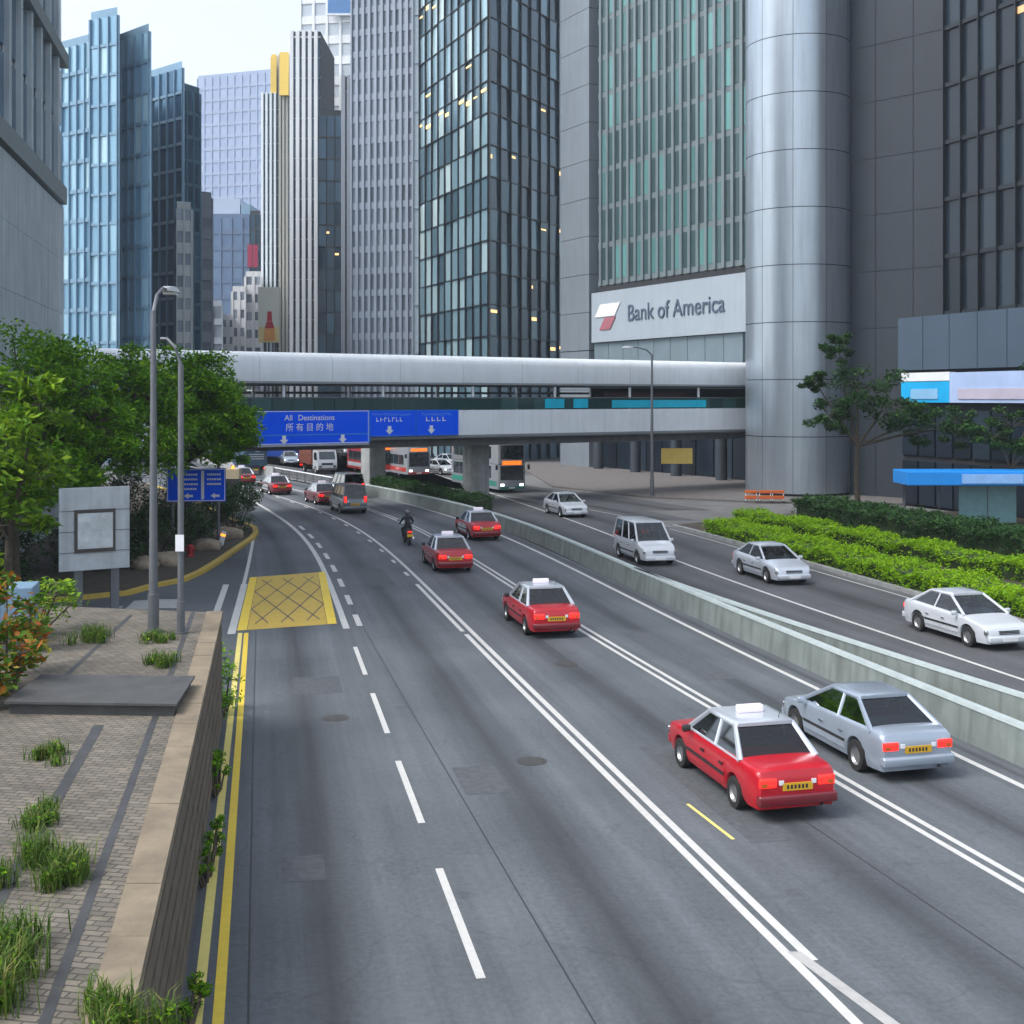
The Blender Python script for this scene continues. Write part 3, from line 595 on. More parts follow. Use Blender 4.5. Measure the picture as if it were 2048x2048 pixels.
# blue glass tower and its darker neighbour
facade_tower('glass_tower', 'light blue glass office tower with stepped top behind the trees', pw(80, 158), pw(186, 152), 30, zt(96, 155), 3.6, 1.6, GL_BLUE, BLUEF, DKW, sides=('front', 'right'), band=0.5, mull=0.14, tilt=.05)
facade_tower('glass_tower', 'tallest light blue glass shaft at the middle of the blue cluster', pw(181, 150), pw(236, 148), 26, zt(40, 150), 3.6, 1.5, GL_BLUE, BLUEF, DKW, sides=('front', 'right', 'left'), band=0.35, mull=0.2, tilt=.05)
facade_tower('glass_tower', 'blue glass tower with teal edge bays right of the tallest blue shaft', pw(231, 155), pw(299, 150), 26, zt(72, 152), 3.6, 1.6, GL_BLUE, BLUEF, DKW, sides=('front', 'right'), band=0.45, mull=0.12, tilt=.06)
facade_tower('glass_tower', 'dark navy blue glass tower with slanted top behind the white slim block', pw(290, 182), pw(366, 176), 20, zt(150, 180), 3.7, 1.7, GL_DARK, BLUEF, DKW, sides=('front', 'right'), band=0.4, mull=0.15)
facade_tower('glass_tower', 'narrow teal glass tower at the right edge of the blue cluster', pw(358, 188), pw(400, 192), 20, zt(182, 190), 3.7, 1.6, GL_DARK, mat('teal_frame', (0.10, 0.22, 0.30), .4, .3), DKW, sides=('front', 'right'), band=0.5, mull=0.3)
facade_tower('apartment_block', 'slim white apartment block with stacked balconies in front of dark blue glass', pw(352, 170), pw(383, 171), 9, zt(417, 170), 3.0, 1.2, GL_GREY, mat('offwhite_cladding', (0.44, 0.46, 0.47), .7), DKW, sides=('front', 'right'), band=1.5, mull=.25, cat='apartment block')
facade_tower('apartment_block', 'slim grey apartment block with chequered balconies beside the teal tower', pw(402, 205), pw(424, 206), 10, zt(395, 205), 3.4, 1.8, GL_GREY, GREYC, DKW, sides=('front', 'right'), band=1.7, mull=.3, cat='apartment block')
facade_tower('office_tower', 'huge pale blue grey tower filling the end of the street', pw(394, 430), pw(560, 420), 40, zt(150, 425), 4.2, 3.0, GL_PALE, PALEF, PALEF, band=1.2, mull=.5, tilt=0)
facade_tower('office_tower', 'dark slate blue mid rise with pale stepped cap below the huge pale tower', pw(420, 300), pw(506, 300), 25, zt(436, 300), 3.8, 2.4, glass('slate_glass', [(0, (0.10, 0.17, 0.29)), (1, (0.15, 0.23, 0.36))], .3, .1), mat('slate_frame', (0.12, 0.18, 0.29), .5), DKW, band=1.2, mull=.4, tilt=0, sides=('front', 'right'))
rt = thing('rooftop_block', 'pale rooftop plant block on the dark slate blue mid rise', 'rooftop plant', (pw(445, 306)[0], 306, zt(436, 300) + 1.1)); o_ = rt.location
M().box(*[*pw(424, 304), zt(436, 300) + 1.105][:3], pw(480, 304)[0], 316, zt(397, 304)).build('housing', mat('pale_plant', (0.42, 0.50, 0.62), .6), rt, off=o_)
M().box(pw(482, 304)[0], 304, zt(436, 300) + 1.105, pw(500, 304)[0], 314, zt(408, 304)).build('tank', mat('plant_tank', (0.20, 0.32, 0.42), .6), rt, off=o_)
LOWW = mat('white_render', (0.60, 0.61, 0.62), .7, var=.1, scale=.3, dirt=.3)
for (u0, u1, t, Y, lb) in ((490, 524, 553, 250, 'tallest of the three stepped white low buildings under the red banners'), (464, 492, 583, 246, 'middle of the three stepped white low buildings, left of the poster'), (444, 468, 640, 242, 'lowest of the three stepped white buildings, nearest the teal tower')):
    facade_tower('low_building', lb, pw(u0, Y), pw(u1, Y), 12, zt(t, Y), 3.4, 1.4, GL_GREY, LOWW, LOWW, band=1.9, mull=.6, tilt=0, cat='low building', sides=('front', 'left'))
facade_tower('low_building', 'small low concrete block with flat roof left of the stepped white buildings', pw(404, 236), pw(446, 236), 12, zt(612, 236), 3.4, 2.2, GL_GREY, GREYC, GREYC, band=1.2, mull=.4, tilt=0, cat='low building')
for (u, lb) in ((500, 'left red vertical banner on the dark slab between towers'), (511, 'right red vertical banner on the dark slab between towers')):
    p = W(u, 512, 290); t = thing('banner', lb, 'banner', p); 
    M().box(p.x - .55, p.y - .1, p.z - 2.6, p.x + .55, p.y, p.z + 2.6).build('banner_cloth', mat('crimson_cloth', (0.34, 0.03, 0.08), .8), t, off=p)
    M().box(p.x - .65, p.y + .005, p.z - 3.0, p.x - .56, p.y + .12, p.z + 3.0).build('pole', MT['dark_steel'], t, off=p)
facade_tower('office_block', 'dark narrow slab carrying red banners left of the striped tower', pw(499, 296), pw(522, 296), 10, zt(430, 296), 3.6, 1.4, GL_NAVY, STONE, DKW, band=.6, mull=.3)
# poster hoarding
Y = 205; p0, p1 = W(516, 685, Y), W(559, 574, Y)
t = thing('poster_hoarding', 'tall cream advertising hoarding with a red and orange tapered shape', 'hoarding', (p0.x, Y, p0.z)); off = t.location
M().box(p0.x, Y, p0.z, p1.x, Y + .5, p1.z).build('panel', mat('cream_poster', (0.70, 0.72, 0.62), .6, var=.05, scale=.4), t, off=off)
cx = (p0.x + p1.x) / 2 + .15; h_ = p1.z - p0.z
def trap(m, wa, wb, za, zb, y): m.hexa([(cx - wa, y, za), (cx + wa, y, za), (cx + wa, y + .05, za), (cx - wa, y + .05, za), (cx - wb, y, zb), (cx + wb, y, zb), (cx + wb, y + .05, zb), (cx - wb, y + .05, zb)])
m = M(); m.box(p0.x + .08, Y - .05, p0.z, p1.x - .08, Y - .003, p0.z + .28 * h_); m.build('yellow_band', mat('pale_yellow_poster', (0.75, 0.62, 0.28), .6), t, off=off)
m = M(); trap(m, .95, .8, p0.z + .03 * h_, p0.z + .25 * h_, Y - .11); m.build('orange_shape', mat('orange_poster', (0.80, 0.34, 0.08), .6), t, off=off)
m = M(); trap(m, .8, .45, p0.z + .255 * h_, p0.z + .38 * h_, Y - .11); trap(m, .42, .34, p0.z + .385 * h_, p0.z + .56 * h_, Y - .11); m.build('red_shape', mat('red_poster', (0.50, 0.02, 0.03), .6), t, off=off)
for k in (-1, 1): M().box(cx + k * .8 - .12, Y + .55, 0, cx + k * .8 + .12, Y + .8, p1.z).build('support', MT['dark_steel'], t, off=off)

def stripes(label, px0, px1, Y, top, depth, nst, ws=.5, gl=GL_NAVY, stm=WH, z0=0, cat='tower', name='striped_tower', group=None):
    a, b = pw(px0, Y), pw(px1, Y); z1 = zt(top, Y); t = thing(name, label, cat, ((a[0] + b[0]) / 2, Y, z0), 0, group); off = t.location
    M().box(a[0], Y + .6, z0, b[0], Y + depth, z1 - .1).build('core_wall', DKW, t, off=off)
    wd = (b[0] - a[0]) / nst
    for i in range(nst):
        x = a[0] + i * wd
        M().box(x + .01, Y, z0, x + wd * ws, Y + .595, z1, bev=.06).build('fin', stm, t, off=off)
        m = M(); zz = z0
        while zz < z1 - 3:
            m.quad((x + wd * ws + .01, Y + .5, zz + .1), (x + wd - .01, Y + .5, zz + .1), (x + wd - .01, Y + .52, zz + 3.3), (x + wd * ws + .01, Y + .52, zz + 3.3)); zz += 3.6
        m.build('window_strip', gl, t, off=off)
    m = M(); zz = z0 + .05
    while zz < z1:
        m.box(a[0] + .005, Y + .53, zz, b[0] - .005, Y + .59, zz + .35); zz += 3.6
    m.build('floor_band', stm, t, off=off)
    return t
stripes('narrow tower of white and navy vertical stripes left of the gold topped one', 522, 556, 262, 185, 20, 4, .55, stm=mat('pale_fin', (0.72, 0.80, 0.85), .5))
t = stripes('narrow grey brown tower with gold crown between two striped towers', 557, 578, 258, 108, 18, 3, .7, stm=mat('olive_fin', (0.30, 0.30, 0.27), .6), name='gold_topped_tower')
off = t.location
M().box(pw(559, 257)[0], 257, zt(190, 257), pw(577, 257)[0], 257.9, zt(104, 257)).build('gold_crown', GOLD, t, off=off)
g = thing('gold_finial', 'smaller gold roof block on the narrow white and navy striped tower', 'roof crown', (pw(546, 262)[0], 263, zt(184, 262)))
M().box(pw(540, 262)[0], 262.5, zt(185, 262) + .002, pw(552, 262)[0], 266, zt(112, 262)).build('gold_block', GOLD, g, off=g.location)
M().box(pw(541, 262)[0], 263, zt(112, 262) + .002, pw(551, 262)[0], 265.5, zt(106, 262)).build('cap', GOLD, g, off=g.location)
stripes('broad tower of white vertical piers beside the navy glass face', 579, 640, 222, 60, 18, 5, .62)
facade_tower('office_tower', 'tall pale grey tower with blue band at its top behind the white piers', pw(601, 246), pw(708, 244), 20, zt(-160, 245), 4.0, 3.0, mat('pale_grey_glazing', (0.50, 0.56, 0.62), .3), WH, WH, band=1.6, mull=.5, tilt=0)
pz = W(684, 10, 243); t = thing('roof_sign', 'blue sign band high on the tall pale grey tower', 'sign band', pz)
M().box(pw(655, 243)[0], 243.2, zt(26, 243), pw(702, 243)[0], 243.6, zt(-40, 243)).build('panel', mat('blue_band', (0.10, 0.24, 0.50), .4), t, off=pz)
M().box(pw(654, 243)[0], 243.1, zt(30, 243), pw(703, 243)[0], 243.65, zt(26.2, 243)).build('edge_trim', WH, t, off=pz)
facade_tower('glass_block', 'dark navy glass block with lit lower windows between the white piers and slim column', pw(636, 208), pw(686, 208), 14, zt(232, 208), 3.7, 1.4, GL_NAVY, DKF, DKW, band=.25, mull=.08, lit=AMBER_GLOW, litp=.05, cat='office block')
stripes('slim pale column like shaft between the navy glass and the grey tower', 682, 705, 203, 150, 10, 2, .75, stm=GREYC, name='slim_tower')
facade_tower('office_tower', 'tall blue grey tower with close vertical piers, above the blue road signs', pw(703, 192), pw(828, 188), 26, 150, 3.3, 1.05, GL_GREY, mat('blue_grey_stone', (0.29, 0.34, 0.42), .6, var=.06, scale=.2, dirt=.15), DKW, band=1.0, mull=.45, mproud=.25, tilt=.01)
facade_tower('corner_pier', 'smooth pale blue corner shaft between the grey tower and the teal glass tower', pw(827, 184), pw(845, 184), 18, 150, 7.2, 2.0, mat('pale_shaft', (0.42, 0.52, 0.60), .4), mat('pale_shaft_frame', (0.38, 0.48, 0.57), .4), DKW, band=.12, mull=.1, tilt=0, mproud=0, cat='tower')
c0 = pw(978, 146)
c2 = pw(1150, 166)
facade_tower('glass_tower', 'teal mirror glass tower with glowing amber reflection strips left of the finned building', pw(840, 168), c0, 20, 120, 3.7, 2.5, {'front': GL_TEAL_LIT, 'right': GL_TEAL_SHADE}, DKF, DKW, sides=('front', 'right'), band=.12, mull=.07, tilt=.06, lit=AMBER_GLOW, litp=.13, Q=((pw(842, 200)[0], 200), c2))  # amber reflections are added as small glowing strips on the panes

# finned bank building with the round corner column
fb = thing('finned_building', 'grey bank building with vertical fins, green glass and blank pale sign band', 'building', (12, 112, 0)); off = fb.location
KB = 1.13; PR = Vector((18.8, 101.0)) * KB; PL = Vector((5.1, 126.4)) * KB; PM = Vector((8.06, 120.9)) * KB; d = (PR - PL).normalized(); n = Vector((d.y, -d.x))
FT = 130; FG = mat('fin_metal', (0.17, 0.215, 0.23), .45, .3, var=.08, scale=.3, dirt=.15); PIER = mat('pier_panel', (0.20, 0.235, 0.27), .5, .25, var=.06, scale=.3, dirt=.2)
m = M().obox(PL, PR + d * 6, -16, -1.2, 0, FT); m.build('core_wall', STONE, fb, off=off)
for k in range(28):
    z = 13 + k * 4.2
    M().obox(PL, PL + d * 6.2, -1.1, .25, z + .04, z + 4.18).build('pier_panel', PIER, fb, off=off)
for k in range(3):
    M().obox(PL, PL + d * 6.2, -1.1, .25, k * 4.32 + .04, k * 4.32 + 4.3).build('pier_panel', PIER, fb, off=off)
Lf = (PR - PM).length; NF = 19
for i in range(NF):
    s = Lf * (i + .5) / NF; a = PM + d * s
    m = M()
    m.obox(a - d * .2, a + d * .2, -.9, -.2, 20.0, FT); m.build('fin', FG, fb, off=off)
for k in range(27):
    z = 20.1 + k * 4.1; m = M()
    for i in range(NF + 1):
        s0 = max(0, Lf * (i - .5) / NF) + .23; s1 = min(Lf, Lf * (i + .5) / NF) - .23; t_ = random.uniform(-.03, .03)
        a, b = PM + d * s0 - n * .38, PM + d * s1 - n * (.38 + t_)
        m.quad((*a, z + .5), (*b, z + .5), (*b, z + 4.0), (*a, z + 4.0))
    m.build('window_band', GL_FIN, fb, off=off)
    M().obox(PM, PR, -1.1, -.4, z - .1, z + .48).build('spandrel', mat('spandrel', (0.13, 0.16, 0.17), .5, var=.1) if k == 0 else bpy.data.materials['spandrel'], fb, off=off)
M().obox(PM, PR + d * 2, -1.0, .45, 13.8, 19.2).build('sign_band', mat('sign_band', (0.32, 0.375, 0.425), .45, var=.04, scale=.3, dirt=.12), fb, off=off)
M().obox(PM, PR + d * 2, -1.0, -.4, 19.25, 19.95).build('recess', DKW, fb, off=off)
m = M()
for i in range(9):
    a = PM + d * (Lf * i / 9 + .04); b = PM + d * (Lf * (i + 1) / 9 - .04); m.obox(a, b, -.9, .1, 7.3, 13.75)
m.build('lower_wall', mat('blue_grey_panel', (0.18, 0.24, 0.275), .4, .2, var=.1, scale=.3), fb, off=off)
m = M()
for i in range(9):
    a = PM + d * (Lf * i / 9 + .1); b = PM + d * (Lf * (i + 1) / 9 - .1); m.obox(a, b, -1.05, -.95, .14, 7.0)
m.build('lobby_glazing', GL_BLACK, fb, off=off)
for i in range(4):
    a = PM + d * (Lf * (i + .3) / 3.6)
    M().lathe([(.55, .14), (.55, 7.2)], (a.x + n.x * .9, a.y + n.y * .9, 0), 16).build('column', STONE, fb, off=off, smooth=30)
# logo on the sign band: white and red slanted flag and dark letter strokes (unreadable in the photo)
lg = thing('bank_sign', 'white and red slanted flag emblem with dark grey lettering on the pale band', 'sign', (*(PM + d * 3), 15)); off2 = lg.location
def onband(s, z, t=.47): p = PM + d * s + n * t; return (p.x, p.y, z)
def para(m, s0, s1, z0, z1, sk, t=.47):
    a = [onband(s0, z0, t), onband(s1, z0, t), onband(s1 + sk, z1, t), onband(s0 + sk, z1, t)]; b = [onband(s0, z0, t + .08), onband(s1, z0, t + .08), onband(s1 + sk, z1, t + .08), onband(s0 + sk, z1, t + .08)]
    m.hexa([*a[:2], *b[:2][::-1], *a[2:][::-1], *b[2:]])
m = M(); para(m, .8, 4.7, 16.5, 17.85, 1.1); m.build('white_flag', MT['sign_white'], lg, off=off2)
m = M(); para(m, 1.7, 3.8, 15.1, 16.4, 1.1, .471); m.build('red_flag', mat('dull_red_flag', (0.34, 0.12, 0.15), .5), lg, off=off2)
GLT = mat('grey_letter', (0.07, 0.10, 0.15), .5)
cu = bpy.data.curves.new('lettering', 'FONT'); cu.body = 'Bank of America'; cu.size = 2.43; cu.extrude = .05; cu.align_x = 'LEFT'
to = bpy.data.objects.new('tmp', cu); COL.objects.link(to); bpy.context.view_layer.update()
me = bpy.data.meshes.new_from_object(to.evaluated_get(bpy.context.evaluated_depsgraph_get())); bpy.data.objects.remove(to)
me.materials.clear(); me.materials.append(GLT)
o = bpy.data.objects.new('lettering', me); COL.objects.link(o); o.parent = lg
q_ = Vector(onband(7.1, 15.8, .5)) - Vector(off2); o.location = q_; o.rotation_euler = (R(90), 0, math.atan2(d.y, d.x))
# round column
cc = Vector((23.0, 100.2)); rcol = 4.15
ct = thing('round_tower', 'huge round corner column clad in silver metal panels', 'tower', (cc.x, cc.y, 0)); off = ct.location
SILV = mat('silver_panel', (0.40, 0.46, 0.52), .33, .75, var=.05, scale=.25, dirt=.2)
M().lathe([(rcol - .12, .14), (rcol - .12, 120)], (cc.x, cc.y, 0), 40).build('core_wall', DKW, ct, off=off, smooth=30)
for k in range(26):
    z = .3 + k * 4.45; m = M()
    for q in range(10):
        a0, a1 = 2 * math.pi * q / 10 + .004, 2 * math.pi * (q + 1) / 10 - .004; vs = []
        for j in range(7):
            a = a0 + (a1 - a0) * j / 6; vs += [(cc.x + rcol * math.cos(a), cc.y + rcol * math.sin(a), z + .03), (cc.x + rcol * math.cos(a), cc.y + rcol * math.sin(a), z + 4.42)]
        m.add(vs, [(2 * j, 2 * j + 2, 2 * j + 3, 2 * j + 1) for j in range(6)])
    m.build('cladding_ring', SILV, ct, off=off, smooth=30)
# dark stone wall and black glass tower on the right
facade_tower('stone_tower', 'dark grey stone clad tower right of the round silver column', (26.0, 99.0), pw(1905, 92), 20, 110, 4.45, 3.2, STONE, STONE, STONE, band=.06, mull=.06, mproud=-.08, bandproud=-.03, tilt=0)
bt = facade_tower('glass_tower', 'almost black glass tower with faint amber lights at the right edge', pw(1890, 88), pw(2300, 72), 24, 110, 4.0, 1.8, GL_BLACK, DKF, DKW, z0=13.6, band=.3, mull=.1, tilt=.03, lit=mat('dim_amber', (0.8, 0.42, 0.2), .5, emit=.22), litp=.05)
pd = thing('podium', 'blue grey podium with glazed storey under the almost black glass tower', 'podium', (36, 80, 0)); off = pd.location
A_, B_ = Vector((25.5, 93.0)), Vector((50, 70.5)); A_ = Vector(pw(1800, 90)); B_ = Vector(pw(2300, 70)); dp = (B_ - A_).normalized()
M().obox(A_, B_, -22, -.3, .14, 13.5).build('core_wall', DKW, pd, off=off)
m = M()
for i in range(8):
    Lp = (B_ - A_).length; a, b = A_ + dp * (i * Lp / 8 + .03), A_ + dp * ((i + 1) * Lp / 8 - .03); m.obox(a, b, -.28, .2, 9.75, 13.5)
m.build('fascia_panel', mat('blue_grey_fascia', (0.055, 0.085, 0.125), .5, .1, var=.08, scale=.3), pd, off=off)
for i in range(12):
    Lp = (B_ - A_).length; a, b = A_ + dp * (i * Lp / 12 + .1), A_ + dp * ((i + 1) * Lp / 12 - .1); M().obox(a, b, -.3, -.12, 3.7, 6.9).build('window', GL_BLACK, pd, off=off); M().obox(a, b, -.3, -.14, .2, 3.3).build('window', GL_BLACK, pd, off=off)
bn = thing('advert_band', 'cyan, white and lilac advertising band wrapped round the podium', 'advertising band', (*A_, 8.5)); off = bn.location
s0 = .5
for (a, b, z0, z1, c, nm) in ((s0, 5.5, 7.45, 8.9, (0.0, 0.36, 0.70), 'cyan_panel'), (s0, 5.5, 8.95, 9.55, (0.70, 0.73, 0.75), 'white_strip'), (1.6, 4.4, 7.7, 8.4, (0.22, 0.45, 0.68), 'pale_shape'), (5.52, 16, 7.45, 9.5, (0.36, 0.47, 0.70), 'lilac_panel'), (6.4, 15, 7.7, 8.4, (0.46, 0.42, 0.52), 'pink_shape')):
    p_ = .3 if 'shape' not in nm else .36
    M().obox(A_ + dp * a, A_ + dp * b, -.28 if 'shape' not in nm else .302, p_, z0, z1).build(nm, mat(nm, c, .4, var=.12, scale=.5), bn, off=off)
# kiosk / bus shelter with blue canopy
ks = W(1900, 1022, 75); kz = .14
k0 = thing('bus_shelter', 'teal glass shelter under a long bright blue canopy at the right edge', 'shelter', (ks.x, 75, kz)); off = k0.location
x0, x1 = W(1806, 0, 74).x, W(2150, 0, 74).x
M().box(x0, 73.2, 2.62, x1, 76, 3.45, bev=.05).build('canopy', mat('bright_blue', (0.01, 0.26, 0.75), .35, var=.05), k0, off=off)
M().box(x0 + 3.2, 73.14, 2.75, x0 + 6.8, 73.196, 3.3).build('sign_strip', mat('pale_blue_strip', (0.25, 0.48, 0.85), .4), k0, off=off)
for i in range(5):
    x = x0 + .6 + i * 2.1; M().tube([(x, 75.6, kz), (x, 75.6, 2.62)], .07, 8).build('post', MT['steel'], k0, off=off)
for i in range(2):
    x = W(1918, 0, 74.6).x + i * 1.75; M().box(x, 74.6, .3, x + 1.68, 74.66, 2.5).build('glass_panel', mat('teal_glazing', (0.15, 0.30, 0.33), .1, .2, spec=.8), k0, off=off)
M().box(W(1918, 0, 74.6).x, 74.9, .55, W(1918, 0, 74.6).x + 3.3, 75.3, .63).build('bench', MT['steel'], k0, off=off)

# ------------------------------------------------------------------ footbridge
BA, BB = Vector((-21.7, 76.6)), Vector((21.5, 106.7)); bd = (BB - BA); BLEN = bd.length; ang = math.atan2(bd.y, bd.x)
fbz = thing('footbridge', 'covered white footbridge with rounded roof fascia crossing all lanes', 'footbridge', (BA.x, BA.y, 0), ang)
E0, E1, WD = -9.0, BLEN + 3.6, 5.6
def xbox(x0, x1, y0, y1, z0, z1, bev=0): return M().box(x0, y0, z0, x1, y1, z1, bev=bev)
# roof with a rounded front edge
prof = [(0.0, 8.86), (-.03, 9.0), (-.03, 10.15), (.05, 10.45), (.25, 10.66), (.7, 10.78), (WD - 1.0, 10.78), (WD - .1, 10.3), (WD, 8.86), (WD - .25, 8.80), (.25, 8.80)]
m = M(); x = E0
while x < E1 - .1:
    xe = min(x + 5.2, E1); m.loft([[(x + .012, y, z) for y, z in prof], [(xe - .012, y, z) for y, z in prof]]); x = xe
m.build('roof', MT['white_panel'], fbz, smooth=50, fix=True)
xbox(E0, E1, -.1, .0, 8.72, 8.86).build('roof_gutter', mat('gutter_grey', (0.25, 0.27, 0.29), .5), fbz)
xbox(E0, E1, .26, WD - .26, 8.6, 8.795).build('ceiling', MT['soffit'], fbz)
m = M(); x = E0
while x < E1 - .1:
    xe = min(x + 2.6, E1); m.box(x + .008, -.06, 5.12, xe - .008, .16, 6.9); x = xe
m.build('fascia', MT['white_panel'], fbz)
m = M(); m.tube([(E0, .12, 5.02), (E1, .12, 5.02)], .17, 10); m.build('edge_beam', mat('beam_grey', (0.22, 0.235, 0.25), .6), fbz, smooth=40)
xbox(E0, E1, .17, WD, 4.86, 5.4).build('deck', MT['soffit'], fbz)
xbox(E0, E1, .9, WD - .9, 4.3, 4.855).build('girder', MT['dark_concrete'], fbz)
xbox(E0, E1, WD - .18, WD, 5.41, 6.6).build('rear_parapet', MT['white_panel'], fbz)
m = M(); x = E0
while x < E1 - .1:
    xe = min(x + 1.5, E1); m.quad((x + .03, .09, 6.92), (xe - .03, .09, 6.92), (xe - .03, .09, 7.72), (x + .03, .09, 7.72)); x = xe
m.build('parapet_glass', MT['green_glass'], fbz)
m = M(); x = E0
while x < E1 - .1:
    xe = min(x + 1.5, E1); m.quad((x + .03, WD - .1, 6.62), (xe - .03, WD - .1, 6.62), (xe - .03, WD - .1, 7.72), (x + .03, WD - .1, 7.72)); x = xe
m.build('rear_glass', MT['green_glass'], fbz)
M().tube([(E0, .09, 7.78), (E1, .09, 7.78)], .05, 8).build('handrail', MT['steel'], fbz)
M().tube([(E0, WD - .1, 7.78), (E1, WD - .1, 7.78)], .05, 8).build('handrail', MT['steel'], fbz)
M().box(E0, WD - .13, 8.05, E1, WD - .07, 8.22).build('rear_rail', MT['steel'], fbz)
x = 1.0
while x < BLEN:
    for yy in (.3, WD - .35): M().tube([(x, yy, 5.41), (x, yy, 8.6)], .11, 10).build('column', MT['white_panel'], fbz, smooth=40)
    x += 7.4
for i, (xa, xb, zz0, zz1) in enumerate(((29.5, 31.3, 7.0, 7.7), (32.2, 33.6, 7.0, 7.7), (36.0, 46.0, 7.0, 7.6))):
    xbox(xa, xb, .02, .07, zz0, zz1).build('advert_panel', mat('cyan_advert', (0.0, 0.42, 0.60), .4, var=.2, scale=.6) if i == 0 else bpy.data.materials['cyan_advert'], fbz)
xbox(36.2, 45, 1.3, 1.4, 7.75, 8.2).build('advert_panel', mat('dark_advert', (0.05, 0.02, 0.02), .5), fbz)
# shops and back wall inside the right hand part of the bridge
xbox(38, E1, WD - .5, WD - .3, 5.41, 8.59).build('inner_wall', mat('brown_inner_wall', (0.03, 0.026, 0.022), .6, var=.4, scale=.8), fbz)
xbox(E0, 4.6, -.5, -.1, 4.25, 5.0).build('side_panel', MT['white_panel'], fbz)
for (ux, uy, zb, nm) in ((-2.75, 95.0, 0, 'pier'),):
    loc = Vector((ux - BA.x, uy - BA.y)); loc.rotate(Matrix.Rotation(-ang, 2)); 
    M().box(loc.x - .75, loc.y - .75, 0, loc.x + .75, loc.y + .75, 4.295, bev=.08).build('pier', MT['concrete'], fbz)
loc = Vector((-11.2 - BA.x, 100.5 - BA.y)); loc.rotate(Matrix.Rotation(-ang, 2))
M().box(loc.x - .75, loc.y - .75, 0, loc.x + .75, loc.y + .75, 4.295, bev=.08).build('pier', MT['concrete'], fbz)
M().box(loc.x - .7, .95, 4.3, loc.x + .7, loc.y + 1.4, 4.84).build('cross_beam', MT['dark_concrete'], fbz)
for xx in (E0 + 2,): M().box(xx, 1.6, 0, xx + 1.4, 3.4, 4.295, bev=.08).build('pier', MT['concrete'], fbz)

# overhead signs hung on the bridge front
def text_mesh(body, size, mat_, name, parent, loc, rot=(R(90), 0, 0), depth=.01, width=None):
    cu = bpy.data.curves.new(name, 'FONT'); cu.body = body; cu.size = size; cu.align_x = 'CENTER'; cu.align_y = 'CENTER'; cu.extrude = depth
    to = bpy.data.objects.new('tmp', cu); COL.objects.link(to); bpy.context.view_layer.update()
    me = bpy.data.meshes.new_from_object(to.evaluated_get(bpy.context.evaluated_depsgraph_get())); bpy.data.objects.remove(to)
    me.materials.clear(); me.materials.append(mat_)
    o = bpy.data.objects.new(name, me); COL.objects.link(o); o.parent = parent; o.location = loc; o.rotation_euler = rot
    return o
def arrow(m, x, y, z, s):
    P = [(0, -.55), (.6, .02), (.26, .02), (.26, .55), (-.26, .55), (-.26, .02), (-.6, .02)]
    n_ = len(P); vs = [(x + a * s, y, z + b * s) for a, b in P] + [(x + a * s, y + .02, z + b * s) for a, b in P]
    m.add(vs, [(0, 1, 6), (2, 3, 4, 5), ] + [(i, (i + 1) % n_, (i + 1) % n_ + n_, i + n_) for i in range(n_)])
def spos(px):           # distance along the bridge front seen at pixel column px
    k = (px - CX) / F; d_ = bd.normalized(); return (k * BA.y - BA.x) / (d_.x - k * d_.y)
def mkthing(name, label, cat, x, y, z):
    p = Vector((x, y)); p.rotate(Matrix.Rotation(ang, 2)); return thing(name, label, cat, (BA.x + p.x, BA.y + p.y, z), ang)
xa, xb = spos(500), spos(724); wS = xb - xa
s1 = mkthing('overhead_sign', 'large blue road sign reading All Destinations hung in front of the footbridge', 'road sign', xa, -1.0, 4.75)
hS = 2.2
M().box(0, 0, 0, wS, .12, hS).build('panel', MT['blue_sign'], s1)
m = M()
for (a, b, c, e) in ((0.06, wS - .06, .03, .075), (.06, wS - .06, hS - .075, hS - .03), ): m.box(a, -.012, c, b, -.002, e)
for a in (.03, wS - .075): m.box(a, -.012, .03, a + .03, -.002, hS - .03)
m.build('border', MT['sign_white'], s1)
M().box(.1, -.012, .58, wS - .1, -.002, .66).build('divider', MT['light_blue'], s1)
M().box(wS + .003, .0, .02, wS + .09, .9, hS - .02).build('side_plate', MT['light_blue'], s1)
text_mesh('All', .52, MT['sign_white'], 'lettering', s1, (wS * .46 - 1.5, -.014, 1.72)); text_mesh('Destinations', .52, MT['sign_white'], 'lettering', s1, (wS * .46 + .48, -.014, 1.72))
text_mesh('所 有 目 的 地', .56, MT['sign_white'], 'chinese_lettering', s1, (wS * .46, -.014, 1.08))
m = M(); arrow(m, wS * .235, -.03, .31, .5); m.build('arrow', MT['sign_white'], s1)
m = M(); arrow(m, wS * .755, -.03, .31, .5); m.build('arrow', MT['sign_white'], s1)
for k in (.12, .5, .88): M().box(wS * k - .06, .125, .2, wS * k + .06, .93, hS - .1).build('bracket', MT['steel'], s1)
M().box(0, -.02, -.12, wS, .5, -.005).build('bottom_tray', mat('tray_grey', (0.34, 0.37, 0.4), .5), s1)
xa, xb = spos(728), spos(913); wS = xb - xa
s2 = mkthing('overhead_sign', 'blue two panel lane sign with small white lettering right of the larger sign', 'road sign', xa, -.28, 5.13); hS = 1.8
w1 = wS * .53
M().box(0, 0, 0, w1 - .02, .2, hS).build('panel', MT['blue_sign'], s2); M().box(w1 + .02, 0, 0, wS, .2, hS).build('panel', MT['blue_sign'], s2)
m = M()
for (a, b) in ((0, w1 - .02), (w1 + .02, wS)):
    m.box(a + .03, -.012, .03, b - .03, -.002, .07); m.box(a + .03, -.012, hS - .07, b - .03, -.002, hS - .03); m.box(a + .03, -.012, .071, a + .06, -.002, hS - .071); m.box(b - .06, -.012, .071, b - .03, -.002, hS - .071)
